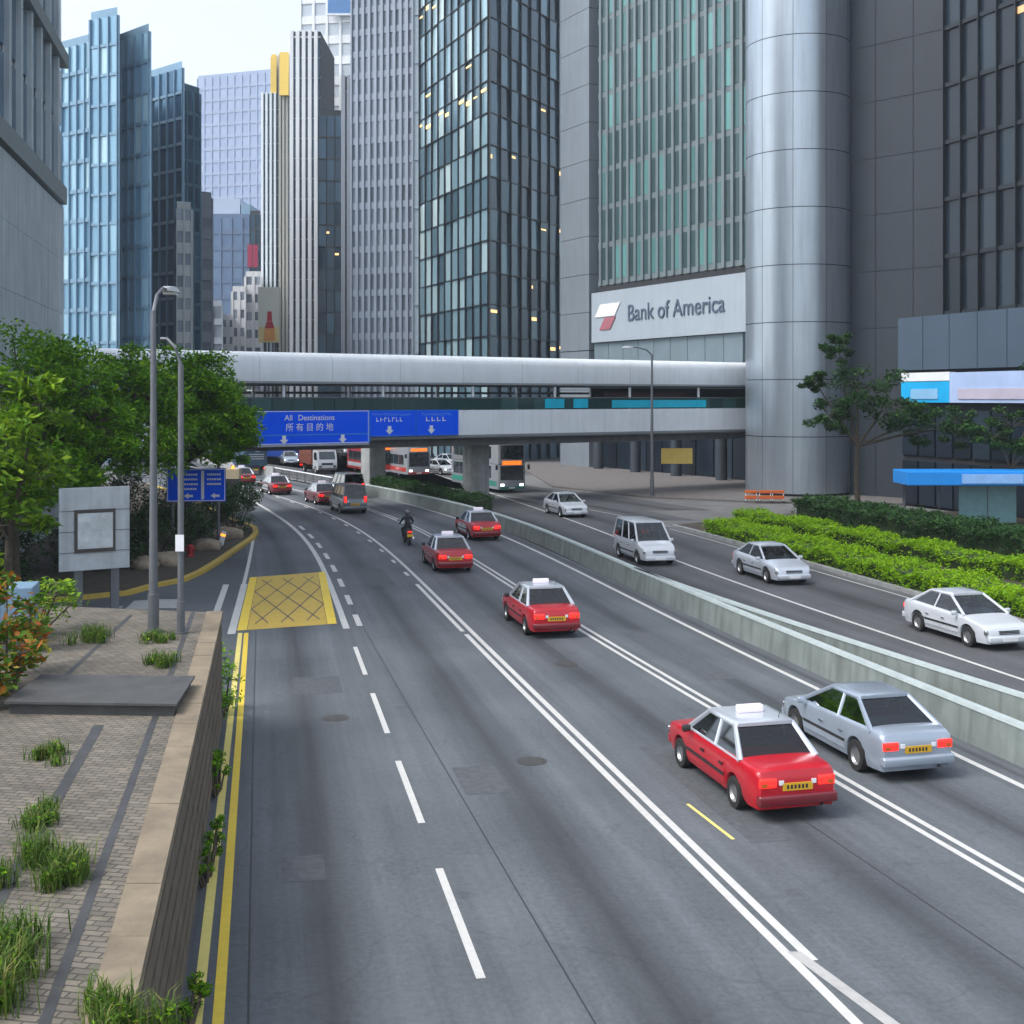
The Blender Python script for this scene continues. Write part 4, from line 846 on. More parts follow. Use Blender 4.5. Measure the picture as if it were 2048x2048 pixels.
m.build('border', MT['light_blue'], s2)
random.seed(5)
for (x0, x1, z, h_, n_) in ((.5, w1 - .4, 1.40, .2, 17), (.8, w1 - 1.0, 1.0, .3, 7), (w1 + .5, wS - .5, 1.40, .2, 13), (w1 + .8, wS - .9, 1.0, .3, 4)):
    m = M(); st = (x1 - x0) / n_
    for i in range(n_):      # strokes of lettering too small to read
        x = x0 + i * st; m.box(x, -.012, z, x + st * .16, -.002, z + h_); m.box(x + st * .2, -.012, z + h_ * random.choice((.05, .45, .8)), x + st * .66, -.002, z + h_ * .18 + h_ * .0 + .5 * 0 if False else z + h_ * 1.0) if False else None
        q = random.choice((.08, .42, .78)); m.box(x + st * .18, -.012, z + h_ * q, x + st * .62, -.002, z + h_ * (q + .2))
        if h_ > .3: m.box(x + st * .45, -.013, z + h_ * .0, x + st * .58, -.003, z + h_ * .95)
    m.build('lettering', MT['sign_white'] if h_ > .25 else mat('pale_blue_letter', (0.12, 0.38, 0.80), .4), s2)
m = M(); arrow(m, w1 * .46, -.03, .42, .52); m.build('arrow', MT['sign_white'], s2)
m = M(); arrow(m, w1 + (wS - w1) * .35, -.03, .42, .52); m.build('arrow', MT['sign_white'], s2)
# ------------------------------------------------------------------ vegetation
def leaf_quads(m, c, r, n_, size, rng, flat=.6):
    for _ in range(n_):
        v = Vector((rng.gauss(0, 1), rng.gauss(0, 1), rng.gauss(0, 1))).normalized() * (rng.random() ** .45)
        p = Vector(c) + Vector((v.x * r, v.y * r, v.z * r * flat))
        a = Vector((rng.gauss(0, 1), rng.gauss(0, 1), rng.gauss(0, .55))).normalized(); b = a.cross(Vector((rng.gauss(0, .6), rng.gauss(0, .6), 1))).normalized()
        s = size * rng.uniform(.6, 1.25); w_ = s * .42
        m.add([p - a * s * .5, p + b * w_ * .5 - a * s * .05, p + a * s * .5 - Vector((0, 0, s * .1)), p - b * w_ * .5 - a * s * .05], [(0, 1, 2, 3)])
def tree(name, label, base, lobes, lm, leaf, density, seed, trunk_r=.22, group=None, nclump=14, cr=.42, cat='tree'):
    rng = random.Random(seed); base = Vector(base); t = thing(name, label, cat, base, 0, group); off = base
    m = M(); top = Vector(lobes[0][0]); fork = base.lerp(Vector((base.x * .6 + top.x * .4, base.y * .6 + top.y * .4, top.z)), .55)
    m.tube([base, base.lerp(fork, .5) + Vector((rng.uniform(-.15, .15), rng.uniform(-.15, .15), 0)), fork], [trunk_r * 1.25, trunk_r, trunk_r * .8], 9)
    cl = M()
    for (c, r) in lobes:
        c = Vector(c); m.tube([fork, fork.lerp(c, .5) + Vector((rng.uniform(-.3, .3), rng.uniform(-.3, .3), .2)), c], [trunk_r * .6, trunk_r * .4, trunk_r * .15], 7)
        for _ in range(nclump):
            v = Vector((rng.gauss(0, 1), rng.gauss(0, 1), rng.gauss(0, 1) * .8)).normalized() * r * rng.uniform(.55, 1.05)
            p = c + v; m.tube([c.lerp(p, .2), p], [trunk_r * .16, trunk_r * .05], 4, cap=False)
            leaf_quads(cl, p, r * cr * rng.uniform(.7, 1.2), int(density * 1.9), leaf, rng)
    m.build('trunk', MT['bark'], t, off=off, smooth=60)
    cl.build('crown', lm, t, off=off)
    return t
tree('broadleaf_tree', 'largest dark green street tree, its crown overlapping the left end of the footbridge', (-17.5, 66, .13),
     [((-16.6, 63.5, 7.8), 2.6), ((-15.0, 63, 6.7), 2.1), ((-14.5, 62.5, 6.6), 1.7), ((-13.8, 62, 6.6), .9), ((-17.8, 63, 8.8), 2.1), ((-16.4, 61.5, 6.6), 1.9), ((-14.3, 63.5, 5.6), 1.2), ((-15.6, 62.5, 8.6), 1.7)], GRN, .28, 95, 11, .3, 'street trees on the left island', 22)
tree('broadleaf_tree', 'rounded green street tree behind the twin lamp posts', (-19.5, 58, .13),
     [((-19.2, 57, 8.0), 2.5), ((-17.2, 57, 8.0), 2.0), ((-20.8, 57, 7.6), 2.4), ((-18.2, 55.5, 5.8), 2.2), ((-16.6, 57, 6.3), 2.0), ((-20.4, 56, 5.0), 2.0)], GRN, .29, 85, 12, .26, 'street trees on the left island', 22)
tree('broadleaf_tree', 'green street tree at the left edge beneath the concrete building', (-20, 50, .13),
     [((-19.6, 49.5, 8.4), 2.5), ((-17.6, 50, 7.9), 2.0), ((-20.5, 49, 6.2), 2.5), ((-18.2, 49, 5.4), 2.2), ((-16.6, 49.5, 6.8), 1.6)], GRN, .29, 85, 13, .24, 'street trees on the left island', 22)
tree('young_tree', 'bright yellow green young tree nearest the camera at the left edge', (-13.6, 33.8, 0.0),
     [((-13.5, 33, 7.2), 1.4), ((-12.9, 33.5, 5.6), 1.3), ((-14.4, 33, 6.0), 1.5), ((-13.4, 33.2, 4.4), 1.2), ((-12.5, 33.0, 7.7), .8)], YGRN, .32, 40, 14, .12, None, 12)
def shrub(name, label, base, blobs, lm, leaf, dens, seed, group=None, cat='shrub'):
    rng = random.Random(seed); base = Vector(base); t = thing(name, label, cat, base, 0, group); st = M(); cl = M()
    for (dx, dy, dz, r) in blobs:
        p = base + Vector((dx, dy, dz)); st.tube([base + Vector((dx * .3, dy * .3, 0)), p], [.03, .012], 5, cap=False); 
        for _ in range(5):
            v = Vector((rng.gauss(0, 1), rng.gauss(0, 1), rng.gauss(0, 1))).normalized() * r * .6; st.tube([p, p + v], [.012, .006], 4, cap=False); leaf_quads(cl, p + v, r * .6, dens, leaf, rng, .8)
    st.build('stem', MT['bark'], t, off=base); cl.build('foliage', lm, t, off=base); return t
rng = random.Random(3)
def blobs(n_, rx, ry, h, r): return [(rng.uniform(-rx, rx), rng.uniform(-ry, ry), rng.uniform(r * .5, h), r * rng.uniform(.8, 1.2)) for _ in range(n_)]
shl = ['dark glossy shrub at the kerb nose under the largest tree', 'dark shrub behind the blue direction sign', 'dense shrub left of the blue direction sign pole', 'low shrub between the lamp posts and the kerb', 'dark shrub behind the grey notice board', 'shrub at far left behind the notice board', 'tall dark shrub filling the shade under the trees', 'deep shade shrub under the middle of the tree row', 'tall dark shrub left of the notice board', 'dark shrub along the far kerb beyond the sign']
for i, (x, y, n_, rx, ry, h) in enumerate([(-15.9, 71, 16, 1.2, 1.6, 2.6), (-17.8, 71.5, 16, 1.4, 1.4, 2.8), (-17.4, 66, 16, 1.6, 1.2, 2.0), (-17.4, 60.5, 14, 1.6, 1.0, 1.5), (-18.6, 55, 14, 1.8, 1.0, 2.4), (-21.5, 51, 16, 2.0, 1.0, 2.6), (-20.0, 68, 20, 2.2, .8, 4.6), (-19.8, 62, 20, 2.0, .8, 4.4), (-22.6, 54, 20, 1.8, .8, 4.6), (-18.3, 78, 14, 1.0, 2.2, 2.2)]):
    shrub('shrub', shl[i], (x, y, .13), blobs(n_, rx, ry, h, .75), DGRN, .2, 34, 40 + i, 'shrubs on the left island')
shrub('shrub', 'croton shrub with orange red and green leaves at the left edge of the terrace', (-8.6, 21.2, TZ), [(0, 0, .4, .5), (-.4, .2, .8, .5), (.35, -.2, .7, .45), (-.5, -.4, 1.3, .45), (-.2, .5, 1.6, .4), (-.8, -.8, .7, .5), (-.5, -1.1, .3, .5), (-.1, 1.3, .5, .5), (-.5, 1.6, 1.0, .5), (.2, -1.0, .4, .5), (-.2, -1.8, .4, .5), (.1, .8, 1.1, .45), (-.3, -1.4, .9, .4), (-.9, -2.2, .5, .5)], CROT, .2, 34, 61)
shrub('shrub', 'leafy yellow green sprays in front of the notice board legs', (-10.2, 26.5, TZ), blobs(9, .8, .8, 1.1, .4), YGRN, .16, 16, 62)
WEED = leafmat('weed_blade', [(0, (0.035, 0.075, 0.012)), (0.5, (0.07, 0.14, 0.02)), (0.8, (0.13, 0.19, 0.035)), (1, (0.22, 0.20, 0.07))])
def weed(lb, base, r, h, dn, seed):
    rg = random.Random(seed); base = Vector(base); t = thing('weed', lb, 'weed', base, 0, 'weeds on the terrace'); bl = M(); lf = M()
    cs = [(rg.gauss(0, r * .55), rg.gauss(0, r * .8)) for _ in range(9)]
    for _ in range(dn * 16):
        c = rg.choice(cs); p = base + Vector((c[0] + rg.gauss(0, r * .22), c[1] + rg.gauss(0, r * .22), .004)); a = rg.uniform(0, 6.28); L_ = h * rg.uniform(.35, 1.1); le = rg.uniform(.15, .8) * L_
        d1 = Vector((math.cos(a), math.sin(a), 0)); w_ = Vector((-d1.y, d1.x, 0)) * rg.uniform(.004, .009); m1 = p + d1 * le * .35 + Vector((0, 0, L_ * .65)); tp = p + d1 * le + Vector((0, 0, L_ * .8))
        bl.add([p - w_, p + w_, m1 + w_ * .8, m1 - w_ * .8, tp], [(0, 1, 2, 3), (3, 2, 4)])
    for _ in range(dn * 3):
        c = rg.choice(cs); leaf_quads(lf, base + Vector((c[0], c[1], h * rg.uniform(.15, .5))), r * .28, 2, .075, rg)
    bl.build('blade', WEED, t, off=base); lf.build('foliage', GRN, t, off=base)
for i, (x, y, h, r, dn, lb) in enumerate([(-4.62, 12.9, .35, .28, 30, 'grass tuft on the paving beside the drainage groove, lower left'), (-3.2, 9.8, .35, .3, 36, 'leafy weed on the tan coping at the bottom edge'), (-4.75, 11.2, .45, .45, 36, 'bushy weed at the lower left corner of the terrace'), (-6.4, 17.3, .25, .25, 24, 'small weed in the groove in front of the stone step'), (-6.6, 23.2, .3, .3, 26, 'weed clump on the paving behind the stone step'), (-7.3, 25.6, .25, .3, 24, 'weed at the foot of the two lamp posts'), (-4.3, 10.4, .5, .5, 50, 'broad leafy weeds spreading over the paving at the bottom left edge'), (-5.3, 13.0, .4, .4, 40, 'leafy weeds at the left edge beside the channel'), (-8.7, 25.6, .4, .4, 26, 'leafy weed left of the lamp posts'), (-5.6, 14.6, .25, .3, 24, 'weed patch beside the groove left of the coping')]):
    weed(lb, (x, y, TZ), r, h, dn, 70 + i)
for i, (y, h, lb) in enumerate([(30.5, 1.7, 'dense green bush at the end of the retaining wall'), (24.5, .9, 'weeds growing at the foot of the ribbed wall, far end'), (20.0, .7, 'weeds at the foot of the ribbed wall, middle'), (15.2, .5, 'weeds at the foot of the ribbed wall, near end')]):
    x = TE(y) + (.06 if y < 29 else -.1)
    shrub('wall_plant', lb, (x + .1, y, .01), [(rng.uniform(-.1, .3 if y > 29 else .03), rng.uniform(-1.0, 1.0), rng.uniform(.1, h), .34 if y > 29 else .12) for _ in range(11)], GRN, .13 if y > 29 else .085, 18, 90 + i, 'plants along the retaining wall', 'plant')
# right planter: lime hedge in front, dark hedge behind, tree
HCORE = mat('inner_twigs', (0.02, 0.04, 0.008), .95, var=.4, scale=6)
def hedge(name, label, line, wd, h, lm, leaf, per, seed, z0=.12, core=True):
    rng = random.Random(seed); t = thing(name, label, 'hedge', (line[0][0], line[0][1], z0)); off = t.location
    cl = M(); bm_ = M()
    for i in range(len(line) - 1):
        a, b = Vector(line[i]), Vector(line[i + 1]); Ln = (b - a).length; d_ = (b - a).normalized(); n_ = Vector((d_.y, -d_.x)); k = int(Ln * per)
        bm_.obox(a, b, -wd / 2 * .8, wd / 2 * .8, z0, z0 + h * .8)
        for _ in range(k):
            s = rng.random() * Ln; u = rng.uniform(-1, 1) if rng.random() < .6 else rng.choice((-1, 1)) * rng.uniform(.86, 1)
            top = h * (1 - .12 * u * u) + .13 * math.sin(s * 1.3 + i) + .08 * math.sin(s * 3.1 + u * 2) + rng.gauss(0, .04)
            z = top * (1 - (rng.random() ** 3)) if abs(u) > .85 else top - rng.random() ** 2 * .3
            p = a + d_ * s + n_ * (u * wd / 2); leaf_quads(cl, (p.x, p.y, z0 + z), .18, 6, leaf, rng, .7)
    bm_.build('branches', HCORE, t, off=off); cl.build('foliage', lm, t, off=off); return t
hedge('hedge', 'bright lime green low hedge along the kerb of the oncoming lanes', [offs(RE, y, 1.6) for y in (71, 66, 61, 56, 51, 46, 40, 34)], 2.3, .7, LIME, .15, 190, 1)
hedge('hedge', 'second bright lime green hedge strip set further back in the planter', [(14.2, 76), (16.5, 69), (18.2, 63), (20.5, 56), (22.5, 50), (24.5, 44)], 1.7, .8, LIME, .15, 150, 2)
hedge('hedge', 'dark green hedge behind the lime hedges on the right', [(19.0, 78), (21.5, 68), (24.5, 58), (27.5, 48), (30, 40)], 3.2, 1.45, DGRN, .22, 130, 3)
hedge('hedge', 'dark clipped hedge in the median planter under the footbridge', [offs(B1, y, 1.15) for y in (80, 85, 90, 95, 100, 104)], 1.5, 1.35, DGRN, .2, 70, 4, .05)
hedge('hedge', 'small dark hedge beside the far concrete wall beyond the footbridge', [offs(B1, y, 1.4) for y in (132, 139, 146)], 1.6, 1.7, DGRN, .24, 45, 5, .02)
tree('street_tree', 'dark green loose tree in front of the round silver column', (22.4, 80.5, .12), [((22.0, 80, 8.4), 2.0), ((21.0, 80, 10.8), 1.1), ((24.0, 80, 7.5), 2.1), ((20.2, 79.5, 6.7), 1.3), ((26.2, 80, 6.2), 1.7), ((19.4, 80, 8.9), .9), ((28.6, 80, 5.9), 1.4)], DGRN, .3, 60, 21, .17, None, 15, .36)
tree('street_tree', 'thin green tree growing in front of the advertising band', (30.6, 76.5, .12), [((30.4, 76, 6.0), 1.5), ((32.0, 76, 5.2), 1.3), ((29.2, 76, 5.3), 1.2), ((32.4, 76, 9.8), 1.3)], DGRN, .28, 50, 22, .12, None, 14, .36)
# boulders
for i, (u, v, r, lb) in enumerate(((455, 1082, .62, 'largest tan boulder behind the kerb nose'), (415, 1104, .55, 'tan boulder left of the largest one, near the red hydrant'), (470, 1066, .4, 'small tan boulder nearest the kerb nose'), (330, 1136, .6, 'grey tan boulder behind the lamp posts'), (285, 1142, .5, 'tan boulder left of the lamp posts'))):
    p = G(u, v); rg = random.Random(i); bm = bmesh.new(); bmesh.ops.create_icosphere(bm, subdivisions=3, radius=1)
    for q in bm.verts:
        q.co *= 1 + .18 * math.sin(q.co.x * 3.1 + i) * math.cos(q.co.y * 2.7 + q.co.z * 2) + rg.uniform(-.03, .03); q.co = Vector((q.co.x * r * 1.4, q.co.y * r, q.co.z * r * .75))
    m = M(); bm.verts.index_update(); m.add([q.co for q in bm.verts], [[q.index for q in f.verts] for f in bm.faces]); bm.free()
    o = m.build('boulder', mat('tan_rock', (0.26, 0.21, 0.16), .9, var=.3, scale=3, bump=.4) if i == 0 else bpy.data.materials['tan_rock'], smooth=50); o.location = (p.x, p.y, .13 + r * .3); tag(o, lb, 'boulder', 'boulders on the left island')

# ------------------------------------------------------------------ street furniture
def lamp_post(name, label, x, y, z0, h, r0, r1, arm, head, group=None, hd=(.9, .4)):
    t = thing(name, label, 'lamp post', (x, y, z0), 0, group)
    M().tube([(0, 0, 0), (0, 0, h * .12), (0, 0, h * .121), (0, 0, h)], [r0 * 1.25, r0 * 1.25, r0, r1], 14).build('pole', MT['steel'], t, smooth=40)
    M().lathe([(r0 * 2, 0), (r0 * 2, .03), (r0 * 1.3, .031)], (0, 0, 0), 14).build('base_plate', MT['dark_steel'], t)
    ax, ay = arm; M().tube([(0, 0, h - .05), (ax * .25, ay * .25, h + .35), (ax * .7, ay * .7, h + .55), (ax, ay, h + .55)], [r1 * .8, r1 * .7, r1 * .6, r1 * .6], 8).build('arm', MT['steel'], t, smooth=40)
    if head:
        d_ = Vector((ax, ay)).normalized(); c = Vector((ax, ay, h + .52)); n_ = Vector((d_.y, -d_.x))
        m = M(); rings = []
        for s, w_, hh in ((-.1, .09, .07), (.15, .17, .12), (.5, .19, .13), (.78, .12, .07)):
            p = c + Vector((d_.x * s, d_.y * s, 0)); rings.append([p + Vector((n_.x * w_, n_.y * w_, 0)), p + Vector((n_.x * w_ * .6, n_.y * w_ * .6, hh)), p - Vector((n_.x * w_ * .6, n_.y * w_ * .6, -hh)), p - Vector((n_.x * w_, n_.y * w_, 0))])
        m.loft(rings).build('lamp_head', MT['sign_grey'], t, smooth=50, fix=True)
        m = M(); p = c + Vector((d_.x * .35, d_.y * .35, -.005)); m.box(p.x - .13, p.y - .13, p.z - .05, p.x + .13, p.y + .13, p.z - .001); m.build('lens', mat('lamp_lens', (0.6, 0.62, 0.62), .2, var=.02) if 'lamp_lens' not in bpy.data.materials else bpy.data.materials['lamp_lens'], t)
    return t
p = (-7.63, 26.5)
t = lamp_post('lamp_post', 'taller thicker grey lamp post on the terrace, left of the pair', p[0], p[1], TZ, 6.85, .095, .055, (-.05, 1.2), True, 'pair of posts on the terrace')
p = (-7.02, 26.4)
t = lamp_post('lamp_post', 'shorter slimmer grey post with curved top on the terrace, right of the pair', p[0], p[1], TZ, 5.7, .07, .06, (-.45, .1), False, 'pair of posts on the terrace')
M().box(-.09, -.1, 1.75, .09, -.085, 2.1).build('notice_plate', MT['sign_white'], t)
lamp_post('lamp_post', 'slender grey lamp post on the pavement in front of the finned building', 10.9, 97.0, .14, 11.0, .13, .08, (-1.6, -.3), True)
lamp_post('lamp_post', 'distant lamp post beside the small hedge beyond the footbridge', *offs(B1, 134, 2.9), 0, 8, .1, .06, (-1.0, 0), True)
# grey notice board
nb = thing('notice_board', 'large grey metal board with a framed panel, standing on two flat legs', 'notice board', (-15.15, 45.2, 0), R(32))
M().box(-1.25, -.05, 1.55, 1.25, .05, 4.55, bev=.02).build('board', MT['sign_grey'], nb)
m = M()
for z in (2.2, 2.95, 3.7): m.box(-1.25, -.062, z, 1.25, -.052, z + .025)
m.build('rib', MT['dark_steel'], nb)
M().box(-.72, -.12, 2.2, .72, -.064, 3.75).build('frame', mat('brown_frame', (0.06, 0.05, 0.045), .6), nb)
M().box(-.62, -.135, 2.34, .62, -.123, 3.62).build('panel', mat('pale_notice', (0.50, 0.54, 0.56), .4, var=.25, scale=2.2), nb)
for x in (-.55, .75): M().box(x - .15, .06, 0, x + .15, .2, 3.9).build('leg', MT['steel'], nb)
# blue direction sign
bs = thing('direction_sign', 'blue direction sign with pale text rows on a grey pole beside the kerb', 'road sign', (-15.75, 65, .13), R(8))
Wp, Hp = 3.0, 1.72; z0 = 2.25
M().box(-2.2, -.09, z0, -2.2 + Wp, -.05, z0 + Hp).build('panel', MT['blue_sign'], bs)
m = M(); x0 = -2.2
for (a, b, c, e) in ((.03, Wp - .03, .03, .07), (.03, Wp - .03, Hp - .07, Hp - .03)): m.box(x0 + a, -.105, z0 + c, x0 + b, -.092, z0 + e)
for a in (.03, Wp - .07): m.box(x0 + a, -.105, z0 + .071, x0 + a + .04, -.092, z0 + Hp - .071)
m.build('border', MT['sign_white'], bs)
M().box(x0 + 1.75, -.105, z0 + .12, x0 + 1.9, -.092, z0 + Hp - .12).build('divider', MT['sign_white'], bs)
for i, (xa, xb) in enumerate(((.75, 1.5), (2.05, 2.75))):
    for k in range(4 if i == 0 else 3):
        m = M(); z = z0 + Hp - .36 - k * .25; q = x0 + xa
        while q < x0 + xb: wq = random.uniform(.06, .12); m.box(q, -.103, z, q + wq, -.092, z + .1); q += wq + .03
        m.build('text_row', MT['sign_white'], bs)
m = M()
for xc in (1.1, 2.45):
    P = [(-.22, 0), (0, .16), (0, .06), (.24, .06), (.24, -.06), (0, -.06), (0, -.16)]; m.add([(x0 + xc + a, -.104, z0 + .3 + b) for a, b in P], [(0, 6, 1), (2, 5, 4, 3)])
m.build('arrow', MT['sign_white'], bs)
for x in (.42, -1.9): M().tube([(x, 0, 0), (x, 0, 4.4 if x > 0 else 3.9)], .085, 12).build('pole', MT['steel'], bs, smooth=40)
# hydrant, plates, cabinets
p = G(381, 1118); hy = thing('fire_hydrant', 'small red hydrant standing among boulders on the island', 'hydrant', (p.x, p.y, .13))
M().lathe([(.0, 0), (.2, 0), (.2, .06), (.13, .08), (.13, .42), (.16, .44), (.16, .5), (.08, .58), (0, .6)], n=14).build('body', mat('hydrant_red', (0.30, 0.015, 0.02), .45), hy, smooth=40)
M().lathe([(0, -.24), (.07, -.24), (.07, .24), (0, .24)], (0, 0, .32), 10, 'x').build('outlet', bpy.data.materials['hydrant_red'], hy)
p = G(426, 1096); mp_ = thing('marker_post', 'short white marker post leaning beside the direction sign pole', 'marker post', (p.x + .4, p.y, .13), 0)
mp_.rotation_euler = (0, R(14), 0); M().box(-.12, -.05, 0, .12, .05, .75, bev=.02).build('post', MT['sign_white'], mp_); M().box(-.124, -.054, .5, .124, -.051, .62).build('reflector', MT['amber'], mp_)
cb = thing('control_cabinet', 'tan topped roadside cabinet with amber lamp behind the blue sign', 'cabinet', (-22.4, 100, .13))
M().box(-.55, -.4, 0, .55, .4, 1.15, bev=.02).build('base', MT['trim'], cb); M().box(-.58, -.42, 1.155, .58, .42, 1.95, bev=.02).build('housing', mat('tan_paint', (0.40, 0.33, 0.22), .6), cb); M().lathe([(0, 2.2), (.12, 2.18), (.14, 1.96)], n=12).build('warning_lamp', MT['amber'], cb)
cb = thing('utility_cabinet', 'blue grey utility cabinet on a plinth at the left edge of the terrace', 'cabinet', (-10.05, 24.6, TZ), R(12))
M().box(-.55, -.35, 0, .5, .35, .55, bev=.01).build('plinth', MT['steel'], cb); M().box(-.6, -.4, .555, .62, .4, 1.3, bev=.03).build('housing', mat('cabinet_blue', (0.16, 0.26, 0.37), .5, var=.1), cb); M().box(-.02, -.412, .6, .0, -.401, 1.25).build('door_seam', MT['trim'], cb)
# barriers and signs on the right pavement
for i, u in enumerate((1502, 1530, 1556)):
    q = W(u, 0, 91.5); t = thing('safety_barrier', ['left orange and white plastic barrier at the foot of the round column', 'middle orange and white plastic barrier at the foot of the round column', 'right orange and white plastic barrier at the foot of the round column'][i], 'barrier', (q.x, 91.5, .14), 0, 'orange barriers on the pavement')
    o1 = mat('orange_plastic', (0.62, 0.13, 0.02), .5) if i == 0 else bpy.data.materials['orange_plastic']
    M().box(-.45, -.06, .62, .45, .06, .85, bev=.02).build('top_board', o1, t); M().box(-.45, -.06, .2, .45, .06, .45, bev=.02).build('lower_board', o1, t)
    for x in (-.4, .4): M().box(x - .04, -.2, 0, x + .04, .2, .06).build('foot', MT['tyre'], t); M().box(x - .025, -.05, .06, x + .025, .05, .62).build('post', MT['sign_white'], t)
q = W(1354, 912, 104.5); t = thing('hanging_sign', 'plain yellow illuminated sign hanging in the dark lobby under the bridge', 'sign', q)
M().box(q.x - 1.3, 104.5, q.z - .65, q.x + 1.3, 104.7, q.z + .65).build('panel', mat('dull_yellow', (0.46, 0.34, 0.08), .5, emit=.12), t, off=q); M().box(q.x - .05, 104.58, q.z + .655, q.x + .05, 104.66, q.z + 1.6).build('hanger', MT['dark_steel'], t, off=q)
# ------------------------------------------------------------------ vehicles (front along local +y)
SED = dict(L=4.66, W=1.70, zb=.24, belt=.93, deck=.98, hood=.93, nose=.68, cab=(-1.55, 1.02, -.92, .30), roof=1.44, wr=.30, ax=(-1.36, 1.36), wt=.60, wbt=.78)
MPV = dict(L=4.55, W=1.74, zb=.26, belt=1.02, deck=1.02, hood=1.05, nose=.75, cab=(-2.20, 1.42, -2.02, .62), roof=1.86, wr=.32, ax=(-1.36, 1.40), wt=.68, wbt=.82, van=True)
ROUND = dict(L=4.55, W=1.76, zb=.22, belt=.92, deck=1.0, hood=.92, nose=.66, cab=(-1.85, 1.15, -.95, .15), roof=1.42, wr=.32, ax=(-1.32, 1.38), wt=.58, wbt=.80)
AMB_OFF = mat('amber_lens', (0.45, 0.10, 0.02), .25, var=.05)
def wheel(parent, x, y, r, w_=.2):
    s = 1 if x > 0 else -1
    t = M().lathe([(r * .62, -w_ / 2), (r * .96, -w_ / 2), (r, -w_ / 2 + .03), (r, w_ / 2 - .03), (r * .96, w_ / 2), (r * .62, w_ / 2)], (0, 0, 0), 22, 'x').build('wheel', MT['tyre'], parent, smooth=40, fix=True)
    t.location = (x, y, r)
    m = M().lathe([(0, s * (w_ / 2 - .05)), (r * .2, s * (w_ / 2 - .03)), (r * .5, s * (w_ / 2 - .06)), (r * .6, s * (w_ / 2 - .012)), (r * .66, s * (w_ / 2 - .01))], (0, 0, 0), 20, 'x')
    m.build('rim', MT['rim'], t, smooth=50)
    return t
